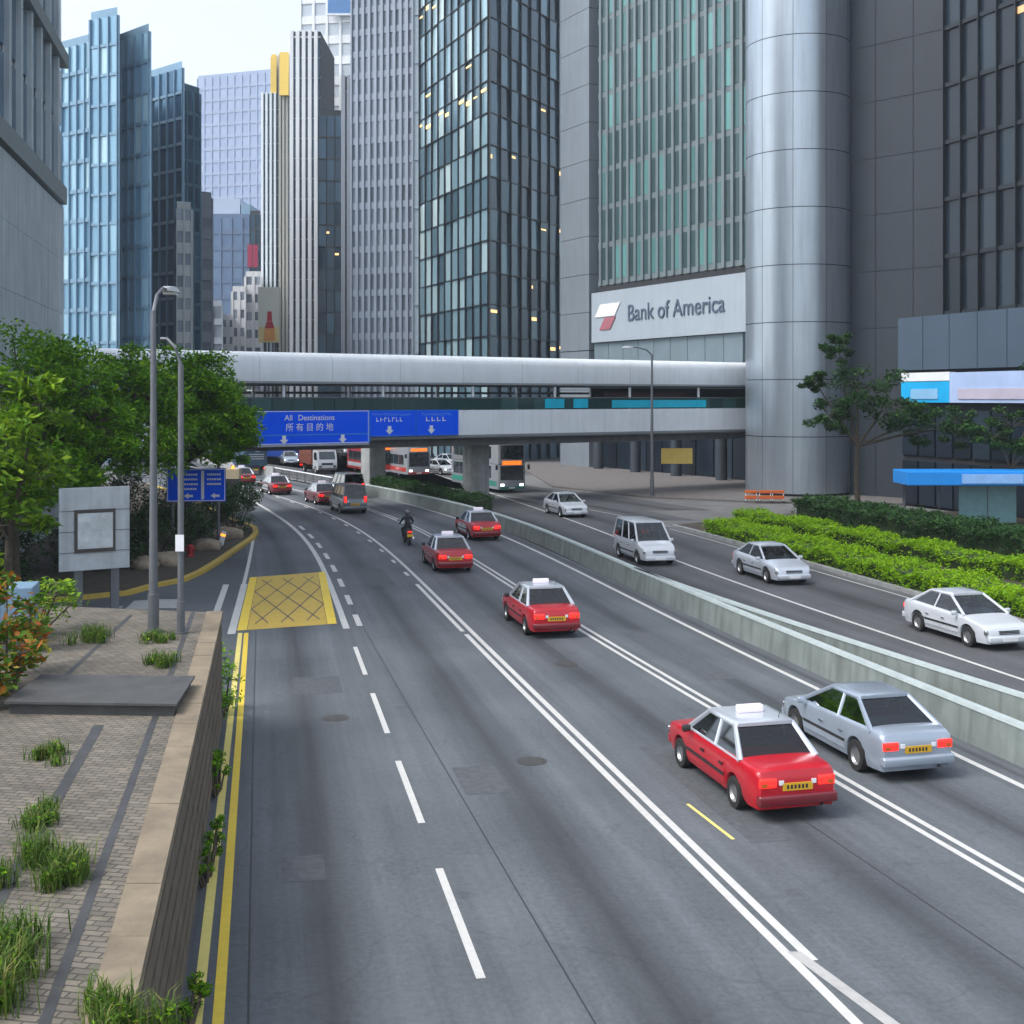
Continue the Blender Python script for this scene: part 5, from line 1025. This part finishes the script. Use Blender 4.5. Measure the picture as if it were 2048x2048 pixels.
def car(name, label, cat, loc, yaw, sp, paint, roofpaint=None, taxi=False, doors=None, lights=False, brake=True, group=None, z=.008):
    t = thing(name, label, cat, (loc[0], loc[1], z), yaw, group); L, Wd = sp['L'], sp['W']; hw = Wd / 2; van = sp.get('van')
    roofpaint = roofpaint or paint; yr0, yf0, yr1, yf1 = sp['cab']; hl = L / 2
    # body: rings of a cross section swept from tail to nose, raised over the wheels
    def top(y):
        P = [(-hl, sp['deck'] - .22 if not van else sp['belt'] - .12), (-hl + .06, sp['deck'] - .06 if not van else sp['belt'] - .03), (-hl + .18, sp['deck'] - .02), (yr0, sp['deck']), (yf0, sp['hood'] + .015), (hl - .6, sp['hood'] - .09), (hl - .22, sp['nose'] + .1), (hl - .06, sp['nose']), (hl, sp['nose'] - .16)]
        return float(np.interp(y, [p[0] for p in P], [p[1] for p in P]))
    def half(y):
        P = [(-hl, hw * .86), (-hl + .08, hw * .93), (-hl + .35, hw * .99), (-hl + .6, hw), (hl - .75, hw), (hl - .35, hw * .96), (hl - .1, hw * .86), (hl, hw * .74)]
        return float(np.interp(y, [p[0] for p in P], [p[1] for p in P]))
    ys = sorted(set([-hl, -hl + .03, -hl + .06, -hl + .12, -hl + .18, -hl + .35, hl, hl - .03, hl - .06, hl - .12, hl - .22, hl - .35, hl - .6, yr0, yf0] + list(np.arange(-hl + .45, hl - .6, .25)) + [a + sp['wr'] * 1.22 * math.cos(k) for a in sp['ax'] for k in np.linspace(0, math.pi, 11)]))
    rings = []
    for y in ys:
        zb = sp['zb'] + (.1 if (y < -hl + .05 or y > hl - .05) else 0)
        arch = zb
        for a in sp['ax']:
            q = (sp['wr'] * 1.22) ** 2 - (y - a) ** 2
            if q > 0: arch = max(arch, sp['wr'] + math.sqrt(q))
        w_ = half(y); zt_ = max(top(y), arch + .06); zs = min(sp['belt'] - .12, zt_ - .06); zs = max(zs, arch + .02); zm_ = max(arch + .01, min(.55, zs - .01))
        q_ = zt_ - zs
        h = [(w_ * .94, arch), (w_ * .985, arch + (zm_ - arch) * .5), (w_, zm_), (w_ * 1.0, zm_ + (zs - zm_) * .5), (w_ * .988, zs), (w_ * .978, zs + q_ * .4), (w_ * .955, zs + q_ * .7), (w_ * .92, zs + q_ * .9), (w_ * .87, zt_), (w_ * .6, zt_ + .014), (w_ * .25, zt_ + .02)]
        rings.append([(x, y, zz) for x, zz in h] + [(-x, y, zz) for x, zz in h[::-1]])
    m = M().loft(rings); m.build('body', paint, t, smooth=44, fix=True)
    # cabin: pillars, glass and roof
    zb, zr = (sp['belt'] + .0), sp['roof']; wb, wt = sp['wbt'], sp['wt']
    def P(s, k, inset=0.0):         # s side, k: 0 rear .. 1 front, bottom/top
        return None
    rb, fb_, rt_, ft = yr0, yf0, yr1, yf1
    base = {(-1, 'r'): Vector((-wb, rb, zb)), (1, 'r'): Vector((wb, rb, zb)), (-1, 'f'): Vector((-wb, fb_, zb)), (1, 'f'): Vector((wb, fb_, zb))}
    topp = {(-1, 'r'): Vector((-wt, rt_, zr)), (1, 'r'): Vector((wt, rt_, zr)), (-1, 'f'): Vector((-wt, ft, zr)), (1, 'f'): Vector((wt, ft, zr))}
    pm = M()
    for s in (-1, 1):
        pts = [(0, 1)]
        cols = [('r', None), ('f', None)] 
        for e in ('r', 'f'):
            pm.tube([base[(s, e)], topp[(s, e)]], [.065 if e == 'r' and not van else .05, .045], 6)
        for fr in ((.46,) if not van else (.36, .66)):
            b_ = base[(s, 'r')].lerp(base[(s, 'f')], fr); t_ = topp[(s, 'r')].lerp(topp[(s, 'f')], fr if van else .5); pm.tube([b_, t_], .038, 6)
        pm.tube([base[(s, 'r')], base[(s, 'f')]], .03, 6); pm.tube([topp[(s, 'r')], topp[(s, 'f')]], .045, 6)
    pm.tube([base[(-1, 'f')], base[(1, 'f')]], .03, 6); pm.tube([base[(-1, 'r')], base[(1, 'r')]], .03, 6)
    pm.build('pillar_frame', roofpaint if taxi else paint, t, smooth=40)
    def pane(nm, a, b, c, d): M().quad(a, b, c, d).build(nm, MT['car_glass'], t)
    pane('rear_window', base[(-1, 'r')], base[(1, 'r')], topp[(1, 'r')], topp[(-1, 'r')])
    pane('windscreen', base[(1, 'f')], base[(-1, 'f')], topp[(-1, 'f')], topp[(1, 'f')])
    for s in (-1, 1):
        mid = .46 if not van else .5; a, b = base[(s, 'r')], base[(s, 'f')]; c, d = topp[(s, 'r')], topp[(s, 'f')]; mb, mt_ = a.lerp(b, mid), c.lerp(d, .5)
        pane('side_window', a, mb, mt_, c); pane('side_window', mb, b, d, mt_)
    m = M(); rr = []
    for (k, dz) in ((1.0, -.02), (1.045, .015), (1.0, .045), (.8, .068)):
        y0, y1 = rt_ - (.05 if k > .9 else -.12), ft + (.05 if k > .9 else -.12); w_ = (wt + .02) * k; q = []
        for (x, y) in ((-w_, y0 + .08), (-w_ * .9, y0), (w_ * .9, y0), (w_, y0 + .08), (w_, y1 - .08), (w_ * .88, y1), (-w_ * .88, y1), (-w_, y1 - .08)): q.append((x, y, zr + dz))
        rr.append(q)
    m.loft(rr).build('roof', roofpaint, t, smooth=50, fix=True)
    for x in (-hw + .1, hw - .1):
        for a in sp['ax']: wheel(t, x, a, sp['wr'])
    M().box(-wb + .06, yr0 + .12, zb - .1, wb - .06, yf0 - .1, zb + .035).build('cabin_floor', MT['seat'], t)
    for (x, y, w2) in ((-.36, .02, .24), (.36, .02, .24), (0, yr1 + .12, .56)):
        M().box(x - w2, y - .07, zb + .037, x + w2, y + .07, zb + .2, bev=.03).build('seat', MT['seat'], t, smooth=50)
        for k in ((0,) if w2 < .4 else (-.34, .34)): M().box(x + k - .12, y - .05, zb + .22, x + k + .12, y + .05, zb + .37, bev=.035).build('headrest', MT['seat'], t, smooth=50)
    M().tube([(.36 + .17 * math.cos(k), .52 + .05 * math.sin(k), zb + .09 + .16 * math.sin(k)) for k in np.linspace(0, math.pi, 8)], .014, 6).build('steering_wheel', MT['trim'], t)
    # arch liner: dark block inside so no daylight shows through
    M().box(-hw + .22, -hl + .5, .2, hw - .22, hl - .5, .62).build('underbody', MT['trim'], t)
    # doors, handles, trim
    zlo, zhi = .36, sp['belt'] - .14
    for s in (-1, 1):
        y0, y1, y2 = sp['ax'][0] + sp['wr'] * 1.3, -.06 if not van else .1, sp['ax'][1] - sp['wr'] * 1.35
        for (a, b) in ((y0, y1 - .015), (y1 + .015, y2)):
            m = M(); x = s * hw
            m.add([(x * .995 + s * .006, a, zlo), (x * .995 + s * .006, b, zlo), (x + s * .008, b, .56), (x + s * .008, a, .56), (x * .985 + s * .008, b, zhi), (x * .985 + s * .008, a, zhi)], [(0, 1, 2, 3), (3, 2, 4, 5)])
            dd = m.build('door', doors or paint, t)
            M().box(min(x, x + s * .035), a + .08, zhi - .1, max(x, x + s * .035), a + .24, zhi - .065).build('handle', MT['chrome'] if not taxi else MT['trim'], dd)
        M().box(min(s * hw, s * (hw + .022)), y0 + .02, .5, max(s * hw, s * (hw + .022)), y2 - .02, .56).build('side_moulding', MT['trim'], t)
        mr = M().box(-.09, -.06, -.07, .09, .04, .07, bev=.03); o = mr.build('wing_mirror', paint if not taxi else MT['trim'], t, smooth=50); o.location = (s * (hw + .1), fb_ - .28, zb + .06)
    zl = .74 if not van else .98
    for s in (-1, 1):
        w_ = .17 if not van else .09; hh = .085 if not van else .2
        o = M().box(-w_, -.02, -hh, w_, .05, hh, bev=.02).build('tail_lamp', MT['tail'], t, smooth=50); o.location = (s * (hw * .9 - w_ - .01), -hl + .005, zl if van else .73); M().box(s * w_ * .45 - w_ * .35, -.026, -hh * .8, s * w_ * .45 + w_ * .35, -.021, -hh * .1 if van else hh * .05).build('indicator', AMB_OFF, o); M().box(-w_ * .95, -.0255, hh * .12, w_ * .95, -.0215, hh * .2).build('lens_rib', MT['trim'], o)
        o = M().box(-.19, -.06, -.075, .19, .045, .075, bev=.025).build('headlamp', MT['head'] if lights else MT['chrome'], t, smooth=50); o.location = (s * (hw * .70), hl - .1, sp['nose'] - .10)
        M().box(-.045, -.02, -.04, .045, .02, .04).build('reversing_lamp', MT['sign_white'], t).location = (s * (hw * .9 - 2 * w_ - .1), -hl + .0, .73 if not van else .86)
    m = M().box(-hw * .93, -hl - .07, .32, hw * .93, -hl + .1, .52, bev=.04); m.build('rear_bumper', paint if not taxi else MT['dark_red'], t, smooth=50)
    m = M().box(-hw * .84, hl - .1, .26, hw * .84, hl + .06, .46, bev=.04); m.build('front_bumper', paint, t, smooth=50)
    m = M()
    for k in range(3): m.box(-.36, hl - .03, sp['nose'] - .155 + k * .045, .36, hl + .008, sp['nose'] - .13 + k * .045)
    m.build('grille', MT['trim'], t)
    M().box(-.3, -hl - .02, .58, .3, -hl + .02, .72).build('number_plate', MT['plate_y'], t)
    m = M()
    for k in range(6): m.box(-.22 + k * .075, -hl - .025, .615, -.18 + k * .075, -hl - .0205, .685)
    m.build('plate_characters', MT['trim'], t)
    M().box(-.26, hl + .061, .3, .26, hl + .075, .41).build('number_plate', MT['plate_w'], t)
    M().tube([(.5, -hl + .25, .27), (.5, -hl - .06, .27)], .03, 8).build('exhaust', MT['dark_steel'], t)
    if taxi:
        o = M().box(-.27, -.09, 0, .27, .09, .15, bev=.03).build('roof_sign', MT['taxi_sign'], t, smooth=50); o.location = (0, (rt_ + ft) / 2 + .05, zr + .068)
        M().tube([(.35, yr1 + .1, zr + .06), (.35, yr1 - .1, zr + .45)], .008, 5).build('aerial', MT['dark_steel'], t)
    return t
def head(c, Y, rev=False, mix=None):
    t_ = tang(c, Y); a = math.atan2(-t_.x, t_.y); return a + (math.pi if rev else 0)
def mid(a, b): return lambda y: (a(y) + b(y)) / 2
LN2, LN3, LN4 = mid(L1, L2), mid(L2, L3), mid(L3, L4)
def rear(x, y, yaw, L):      # centre of a car whose tail is at (x, y)
    return (x - math.sin(yaw) * L / 2, y + math.cos(yaw) * L / 2)
taxi_specs = [('nearest red taxi with silver roof, largest in the picture', 5.25, 22.9, LN3, MT['red'], None),
              ('red taxi ahead of the nearest one, middle of the three in its lane', 1.45, 40.2, LN3, MT['red'], None),
              ('red taxi just behind the motorcyclist, farthest of three in its lane', -2.5, 55.2, LN3, MT['red'], None),
              ('red taxi with pale side doors close to the median barrier', -1.35, 67.6, LN4, MT['red'], MT['silver']),
              ('dark red taxi with red doors directly left of the two grey people carriers', -13.2, 90.0, LN3, MT['dark_red'], None),
              ('dark red taxi with white side doors just before the footbridge', -18.3, 99.3, LN3, MT['dark_red'], MT['white_car']),
              ('dark red taxi partly hidden by the leaves, farthest of all near the control cabinet', -23.5, 110.5, LN3, MT['dark_red'], None)]
for lb, x, y, ln, pt, dr in taxi_specs:
    a = head(ln, y + 2); car('taxi', lb, 'taxi', rear(x, y, a, 4.66), a, SED, pt, MT['silver'], True, dr, group='taxis heading away')
a = head(LN4, 27); car('car', 'silver saloon between the nearest taxi and the median barrier', 'car', rear(8.25, 25.3, a, 4.55), a, ROUND, MT['silver_blue'])
a = head(LN3, 85); car('people_carrier', 'nearer grey people carrier, directly behind the other grey one', 'people carrier', rear(-10.45, 83.2, a, 4.55), a, MPV, MT['grey_car'], group='grey people carriers')
a = head(LN4, 97); car('people_carrier', 'farther grey people carrier, partly hidden by the nearer grey one', 'people carrier', rear(-12.1, 95.8, a, 4.55), a, MPV, MT['grey_car'], group='grey people carriers')
OA, OB = mid(R0, RL1), mid(RL1, RE)
def oncoming(name, lb, cat, x, y, c, sp, pt, **k):
    a = head(c, y + 2, True); return car(name, lb, cat, rear(x, y, a, -sp['L']), a, sp, pt, lights=k.pop('lights', True), **k)
oncoming('car', 'white oncoming saloon just past the median barrier end, nearest the footbridge pier', 'car', 4.2, 80.5, OA, ROUND, MT['white_car'], lights=False)
oncoming('people_carrier', 'white oncoming people carrier beside the median barrier', 'people carrier', 6.85, 57.5, OA, MPV, MT['white_car'], lights=False)
oncoming('car', 'silver oncoming saloon with dark windows beside the lime hedge', 'car', 11.7, 51.6, OB, ROUND, MT['silver'], lights=False)
oncoming('car', 'pale silver oncoming saloon at the right edge of the picture, nearest of the oncoming cars', 'car', 15.3, 38.3, OB, ROUND, MT['white_car'], lights=False)
# traffic beyond the bridge
q = W(579, 0, 146); car('car', 'silver car with both headlamps lit beyond the footbridge', 'car', (q.x, 146), R(196), ROUND, MT['silver_blue'], lights=True)
fc = [(690, 908, MT['white_car'], 'white car left of the first bridge pier in the far queue', 0), (720, 917, MT['dark_red'], 'dark red taxi in the far queue beside the first bridge pier', 1), (700, 894, MT['red'], 'red taxi farthest back in the queue under the bridge', 1), (668, 892, MT['silver'], 'silver car behind the white lorry in the far queue', 0), (881, 948, MT['white_car'], 'white car between the two bridge piers', 0), (900, 934, MT['silver'], 'silver car farther back between the two bridge piers', 0)]
for (u, v, pt, lb, tx) in fc:
    p = G(u, v); car('taxi' if tx else 'car', lb, 'taxi' if tx else 'car', (p.x, p.y), R(205 if u < 800 else 215), SED if tx else ROUND, pt, MT['silver'] if tx else None, bool(tx), lights=True, z=.01)
# lorries
def lorry(label, loc, yaw, cabm, boxm, L, h, bw=2.3, rearview=False):
    t = thing('lorry', label, 'lorry', (loc[0], loc[1], .01), yaw)
    c0 = L / 2 - 1.9
    prof_ = [(c0, .5), (c0, 2.35), (c0 + .25, 2.45), (L / 2 - .35, 2.4), (L / 2 - .1, 1.55), (L / 2, 1.2), (L / 2, .45)]
    M().loft([[(x, y, z) for y, z in prof_] for x in (-1.0, -.96, .96, 1.0)]).build('cab', cabm, t, smooth=35, fix=True)
    M().quad((-.85, L / 2 - .07, 1.52), (.85, L / 2 - .07, 1.52), (.8, L / 2 - .31, 2.3), (-.8, L / 2 - .31, 2.3)).build('windscreen', MT['dark_pane'], t)
    for s in (-1, 1):
        x = s * 1.006; M().quad((x, c0 + .5, 1.45), (x, L / 2 - .3, 1.4), (x, L / 2 - .5, 2.2), (x, c0 + .5, 2.2)).build('side_window', MT['dark_pane'], t)
        M().box(-.12, -.03, -.2, .12, .03, .2).build('wing_mirror', MT['trim'], t).location = (s * 1.2, L / 2 - .4, 1.9)
        M().box(s * .75 - .16, L / 2, .72, s * .75 + .16, L / 2 + .03, .9).build('headlamp', MT['chrome'], t)
        M().box(s * .9 - .14, -L / 2 - .03, .62, s * .9 + .14, -L / 2, .78).build('tail_lamp', MT['tail'], t)
    M().box(-.98, L / 2 + .001, .45, .98, L / 2 + .08, .66).build('front_bumper', MT['dark_steel'], t); M().box(-.6, L / 2 + .002, .95, .6, L / 2 + .02, 1.15).build('grille', MT['trim'], t)
    M().box(-bw / 2, -L / 2, .95, bw / 2, c0 - .12, h, bev=.04).build('cargo_box', boxm, t)
    m = M()
    for z in np.linspace(1.2, h - .25, 4): m.box(-bw / 2 - .015, -L / 2 + .1, z, bw / 2 + .015, c0 - .2, z + .04)
    m.box(-.015, -L / 2 - .012, 1.0, .015, -L / 2 - .002, h - .05); m.build('rib', MT['trim'], t)
    M().box(-.45, -L / 2 - .02, .7, .45, c0, .9).build('chassis', MT['trim'], t)
    M().box(-.26, -L / 2 - .03, .5, .26, -L / 2 - .021, .64).build('number_plate', MT['plate_y'], t)
    for y in (L / 2 - .95, -L / 2 + 1.3):
        for s in (-1, 1): wheel(t, s * .88, y, .42, .26)
    return t
p = G(655, 949); a = R(205); L_ = 6.6
BROWN = mat('brown_box_paint', (0.16, 0.045, 0.025), .5, var=.2); 
lorry('white cabbed lorry with a reddish brown box body, facing the camera beyond the footbridge', rear(p.x, p.y, a, -L_), a, MT['white_car'], BROWN, L_, 3.3)
p = G(512, 951); a = head(LN3, 124); NAVYB = mat('navy_lorry_paint', (0.025, 0.06, 0.10), .5, var=.2, scale=1)
t = lorry('dark navy lorry seen from behind, half hidden by the tree and bridge', rear(p.x, p.y, a, 7), a, MT['white_car'], NAVYB, 7.0, 3.35)
M().lathe([(0, -3.515), (.42, -3.515), (.42, -3.53), (0, -3.53)], (.15, 0, 2.75), 18, 'y').build('emblem', mat('pale_emblem', (0.42, 0.44, 0.45), .5), t)
m = M()
for k in range(3): m.box(-.7 + .1 * k, -3.53, 2.05 - k * .22, .8, -3.515, 2.13 - k * .22)
m.build('lettering', bpy.data.materials['pale_emblem'], t)
# buses
def bus(label, loc, yaw, low, up, L, double, stripe_=None, h=None):
    h = h or (4.3 if double else 3.1); Wb = 1.24
    t = thing('bus', label, 'bus', (loc[0], loc[1], .01), yaw)
    def shell(z0, z1, m_, nm, f=.12):
        rings = []
        for y, w_, dz in ((-L / 2, Wb * .94, .06), (-L / 2 + .12, Wb, 0), (L / 2 - .25, Wb, 0), (L / 2 - .06, Wb * .95, .03), (L / 2, Wb * .86, .1)):
            rings.append([(-w_, y, z0), (w_, y, z0), (w_, y, z1 - .12), (w_ * .93, y, z1 - dz), (-w_ * .93, y, z1 - dz), (-w_, y, z1 - .12)])
        return M().loft(rings).build(nm, m_, t, smooth=35, fix=True)
    zs = 1.15 if double else 1.2
    if double: shell(.3, 2.35, low, 'lower_body'); shell(2.355, h, up, 'upper_body')
    else: shell(.3, h, low, 'body')
    f = L / 2 + .004
    def front(nm, x0, x1, z0, z1, m_, d=.0): M().box(x0, f - .1 + d, z0, x1, f + .012 + d, z1, bev=.02).build(nm, m_, t)
    front('windscreen', -1.02, 1.02, 1.05, 2.2 if double else 2.45, MT['dark_pane'])
    front('destination_sign', -.85, .85, 2.28 if double else 2.53, 2.62 if double else 2.82, mat('orange_display', (1.0, 0.20, 0.02), .5, emit=.5, var=.45) if 'orange_display' not in bpy.data.materials else bpy.data.materials['orange_display'], .012)
    if double: front('upper_windscreen', -1.02, 1.02, 2.75, 3.9, MT['dark_pane'])
    for s in (-1, 1):
        M().box(s * .85 - .17, f - .05, .55, s * .85 + .17, f + .02, .75, bev=.02).build('headlamp', MT['head'], t)
        M().box(-.1, -.05, -.2, .1, .05, .2, bev=.02).build('wing_mirror', MT['trim'], t).location = (s * 1.42, f + .15, 2.1)
        nb_ = int((L - 1.2) / 1.5)
        for k in range(nb_):
            y = -L / 2 + .6 + k * 1.5; x = s * (Wb + .006)
            M().quad((x, y, zs), (x, y + 1.42, zs), (x, y + 1.42, 2.15), (x, y, 2.15)).build('window', MT['dark_pane'], t)
            if double: M().quad((x, y, 2.75), (x, y + 1.42, 2.75), (x, y + 1.42, 3.75), (x, y, 3.75)).build('window', MT['dark_pane'], t)
        for y in (L / 2 - 2.5, -L / 2 + 2.6): wheel(t, s * 1.06, y, .46, .28)
        if stripe_: M().box(min(s * Wb, s * (Wb + .012)), -L / 2 + .3, .55, max(s * Wb, s * (Wb + .012)), L / 2 - .3, .95).build('side_stripe', stripe_, t)
    front('bumper', -1.1, 1.1, .32, .52, stripe_ or MT['trim'])
    M().box(-.26, f + .013, .36, .26, f + .03, .47).build('number_plate', MT['plate_w'], t)
    return t
GREENB = mat('bus_green', (0.02, 0.20, 0.15), .4, var=.05); CREAM = mat('bus_silver_white', (0.24, 0.26, 0.28), .35, .1, var=.04, coat=.5); REDB = mat('bus_red', (0.40, 0.03, 0.02), .4, var=.05, coat=.4); BLUEB = mat('bus_blue', (0.01, 0.06, 0.35), .4, var=.05); YELB = mat('bus_yellow', (0.75, 0.42, 0.02), .4, var=.05)
p = G(1024, 986); a = R(203); bus('silver and green double decker bus with orange display, right of the bridge pier', rear(p.x, p.y, a, -11), a, CREAM, CREAM, 11, True, GREENB)
p = G(838, 955); a = R(205); bus('white and red single decker bus facing the camera between the bridge piers', rear(p.x, p.y, a, -10.5), a, CREAM, CREAM, 10.5, False, REDB)
p = G(781, 950); a = R(205); bus('dark red bus with orange display just right of the first bridge pier', rear(p.x, p.y, a, -10.5), a, REDB, REDB, 10.5, False, MT['white_car'])
p = G(548, 921); bus('blue and yellow double decker bus far beyond the footbridge', (p.x - 2, p.y + 6), R(240), BLUEB, YELB, 11, True)
# motorcycle and rider
p = (-5.35, 65.3); a = head(LN3, 66)
mc = thing('motorcycle', 'dark motorcycle with red tail lamp and yellow plate, ridden near the lane line', 'motorcycle', (*rear(*p, a, 1.9), .01), a)
for y, nm in ((-.68, 'wheel'), (.68, 'wheel')):
    o = M().lathe([(.19, -.06), (.28, -.06), (.31, 0), (.28, .06), (.19, .06), (.19, -.06)], (0, 0, 0), 20, 'x').build(nm, MT['tyre'], mc, smooth=50); o.location = (0, y, .31); M().lathe([(.0, -.03), (.19, -.03), (.19, .03), (0, .03)], (0, 0, 0), 14, 'x').build('rim', MT['dark_steel'], o)
M().loft([[(-w_, y, z0), (w_, y, z0), (w_ * .8, y, z1), (-w_ * .8, y, z1)] for y, w_, z0, z1 in ((-.9, .06, .68, .78), (-.55, .13, .55, .82), (0, .15, .32, .80), (.3, .17, .34, .95), (.6, .12, .55, .98), (.75, .05, .7, .92))]).build('body', mat('motorcycle_black', (0.02, 0.02, 0.024), .3, coat=.6), mc, smooth=50, fix=True)
M().box(-.14, -.62, .80, .14, .12, .88, bev=.03).build('seat', MT['trim'], mc, smooth=50)
M().tube([(-.36, .32, 1.05), (-.2, .5, 1.02), (.2, .5, 1.02), (.36, .32, 1.05)], .017, 8).build('handlebar', MT['chrome'], mc)
for s in (-1, 1):
    M().tube([(s * .07, .68, .31), (s * .07, .5, 1.0)], .025, 8).build('fork', MT['chrome'], mc)
    M().tube([(s * .3, .36, 1.05), (s * .38, .34, 1.22)], .008, 5).build('mirror_stem', MT['dark_steel'], mc); M().box(s * .4 - .07, .32, 1.2, s * .4 + .07, .35, 1.3, bev=.012).build('mirror', MT['chrome'], mc)
M().box(-.11, -.95, .7, .11, -.9, .78, bev=.015).build('tail_lamp', MT['tail'], mc); M().box(-.15, -.98, .48, .15, -.965, .64).build('number_plate', MT['plate_y'], mc); M().tube([(.16, -.1, .32), (.2, -.85, .42)], [.04, .055], 8).build('exhaust', MT['chrome'], mc)
rd_ = thing('person', 'rider in dark jacket and helmet seated on the motorcycle, leaning slightly forward', 'person', mc.location, a)
def skin(name, V, E, rads, m_, parent, lv=1):
    me = bpy.data.meshes.new(name); me.from_pydata(V, E, []); o = bpy.data.objects.new(name, me); COL.objects.link(o)
    md = o.modifiers.new('s', 'SKIN'); 
    for i, r_ in enumerate(rads): me.skin_vertices[0].data[i].radius = (r_, r_)
    me.skin_vertices[0].data[0].use_root = True
    o.modifiers.new('u', 'SUBSURF').levels = lv; bpy.context.view_layer.update()
    m2 = bpy.data.meshes.new_from_object(o.evaluated_get(bpy.context.evaluated_depsgraph_get())); bpy.data.objects.remove(o)
    m2.materials.clear(); m2.materials.append(m_); 
    for f in m2.polygons: f.use_smooth = True
    o2 = bpy.data.objects.new(name, m2); COL.objects.link(o2); o2.parent = parent; return o2
V = [(0, -.3, .95), (0, -.25, 1.15), (0, -.17, 1.35), (0, -.12, 1.48), (0, -.1, 1.56),
     (-.2, -.14, 1.42), (-.33, .04, 1.2), (-.33, .3, 1.08), (.2, -.14, 1.42), (.33, .04, 1.2), (.33, .3, 1.08),
     (-.13, -.25, .93), (-.24, .16, .82), (-.2, -.02, .45), (-.2, .1, .36), (.13, -.25, .93), (.24, .16, .82), (.2, -.02, .45), (.2, .1, .36)]
Ed = [(0, 1), (1, 2), (2, 3), (3, 4), (3, 5), (5, 6), (6, 7), (3, 8), (8, 9), (9, 10), (0, 11), (11, 12), (12, 13), (13, 14), (0, 15), (15, 16), (16, 17), (17, 18)]
if not hasattr(bpy.types.Mesh, 'skin_vertices'): pass
body = skin('body', V, Ed, [.15, .15, .17, .1, .06, .08, .055, .04, .08, .055, .04, .1, .08, .055, .045, .1, .08, .055, .045], MT['jacket'], rd_)
o = M().lathe([(0, -.13), (.09, -.12), (.13, -.04), (.135, .05), (.1, .13), (.04, .165), (0, .17)], (0, -.07, 1.68), 18).build('helmet', MT['helmet'], rd_, smooth=60)
M().box(-.1, .04, 1.64, .1, .075, 1.74, bev=.015).build('visor', MT['dark_pane'], rd_)
def hand(x, s):
    m = M(); m.box(x - .045, .27, 1.05, x + .045, .34, 1.085, bev=.012)
    for k in range(4): m.tube([(x - .036 + k * .024, .335, 1.075), (x - .036 + k * .024, .365, 1.06), (x - .036 + k * .024, .355, 1.03)], [.011, .0105, .009], 6)
    m.tube([(x - s * .045, .3, 1.06), (x - s * .06, .33, 1.035)], [.012, .01], 6); m.build('glove', MT['trim'], rd_, smooth=50)
hand(-.33, -1); hand(.33, 1)

# ------------------------------------------------------------------ air
hz = bpy.data.materials.new('air_haze'); hz.use_nodes = True; t = hz.node_tree; t.nodes.clear()
vo = t.nodes.new('ShaderNodeVolumePrincipled'); vo.inputs['Density'].default_value = 0.0004; vo.inputs['Color'].default_value = (0.78, 0.89, 1.0, 1); vo.inputs['Anisotropy'].default_value = 0.3
oo = t.nodes.new('ShaderNodeOutputMaterial'); t.links.new(vo.outputs[0], oo.inputs['Volume'])
hb = M().box(-1000, -1000, -1, 1000, 1600, 175).build('haze', hz); hb['kind'] = 'stuff'
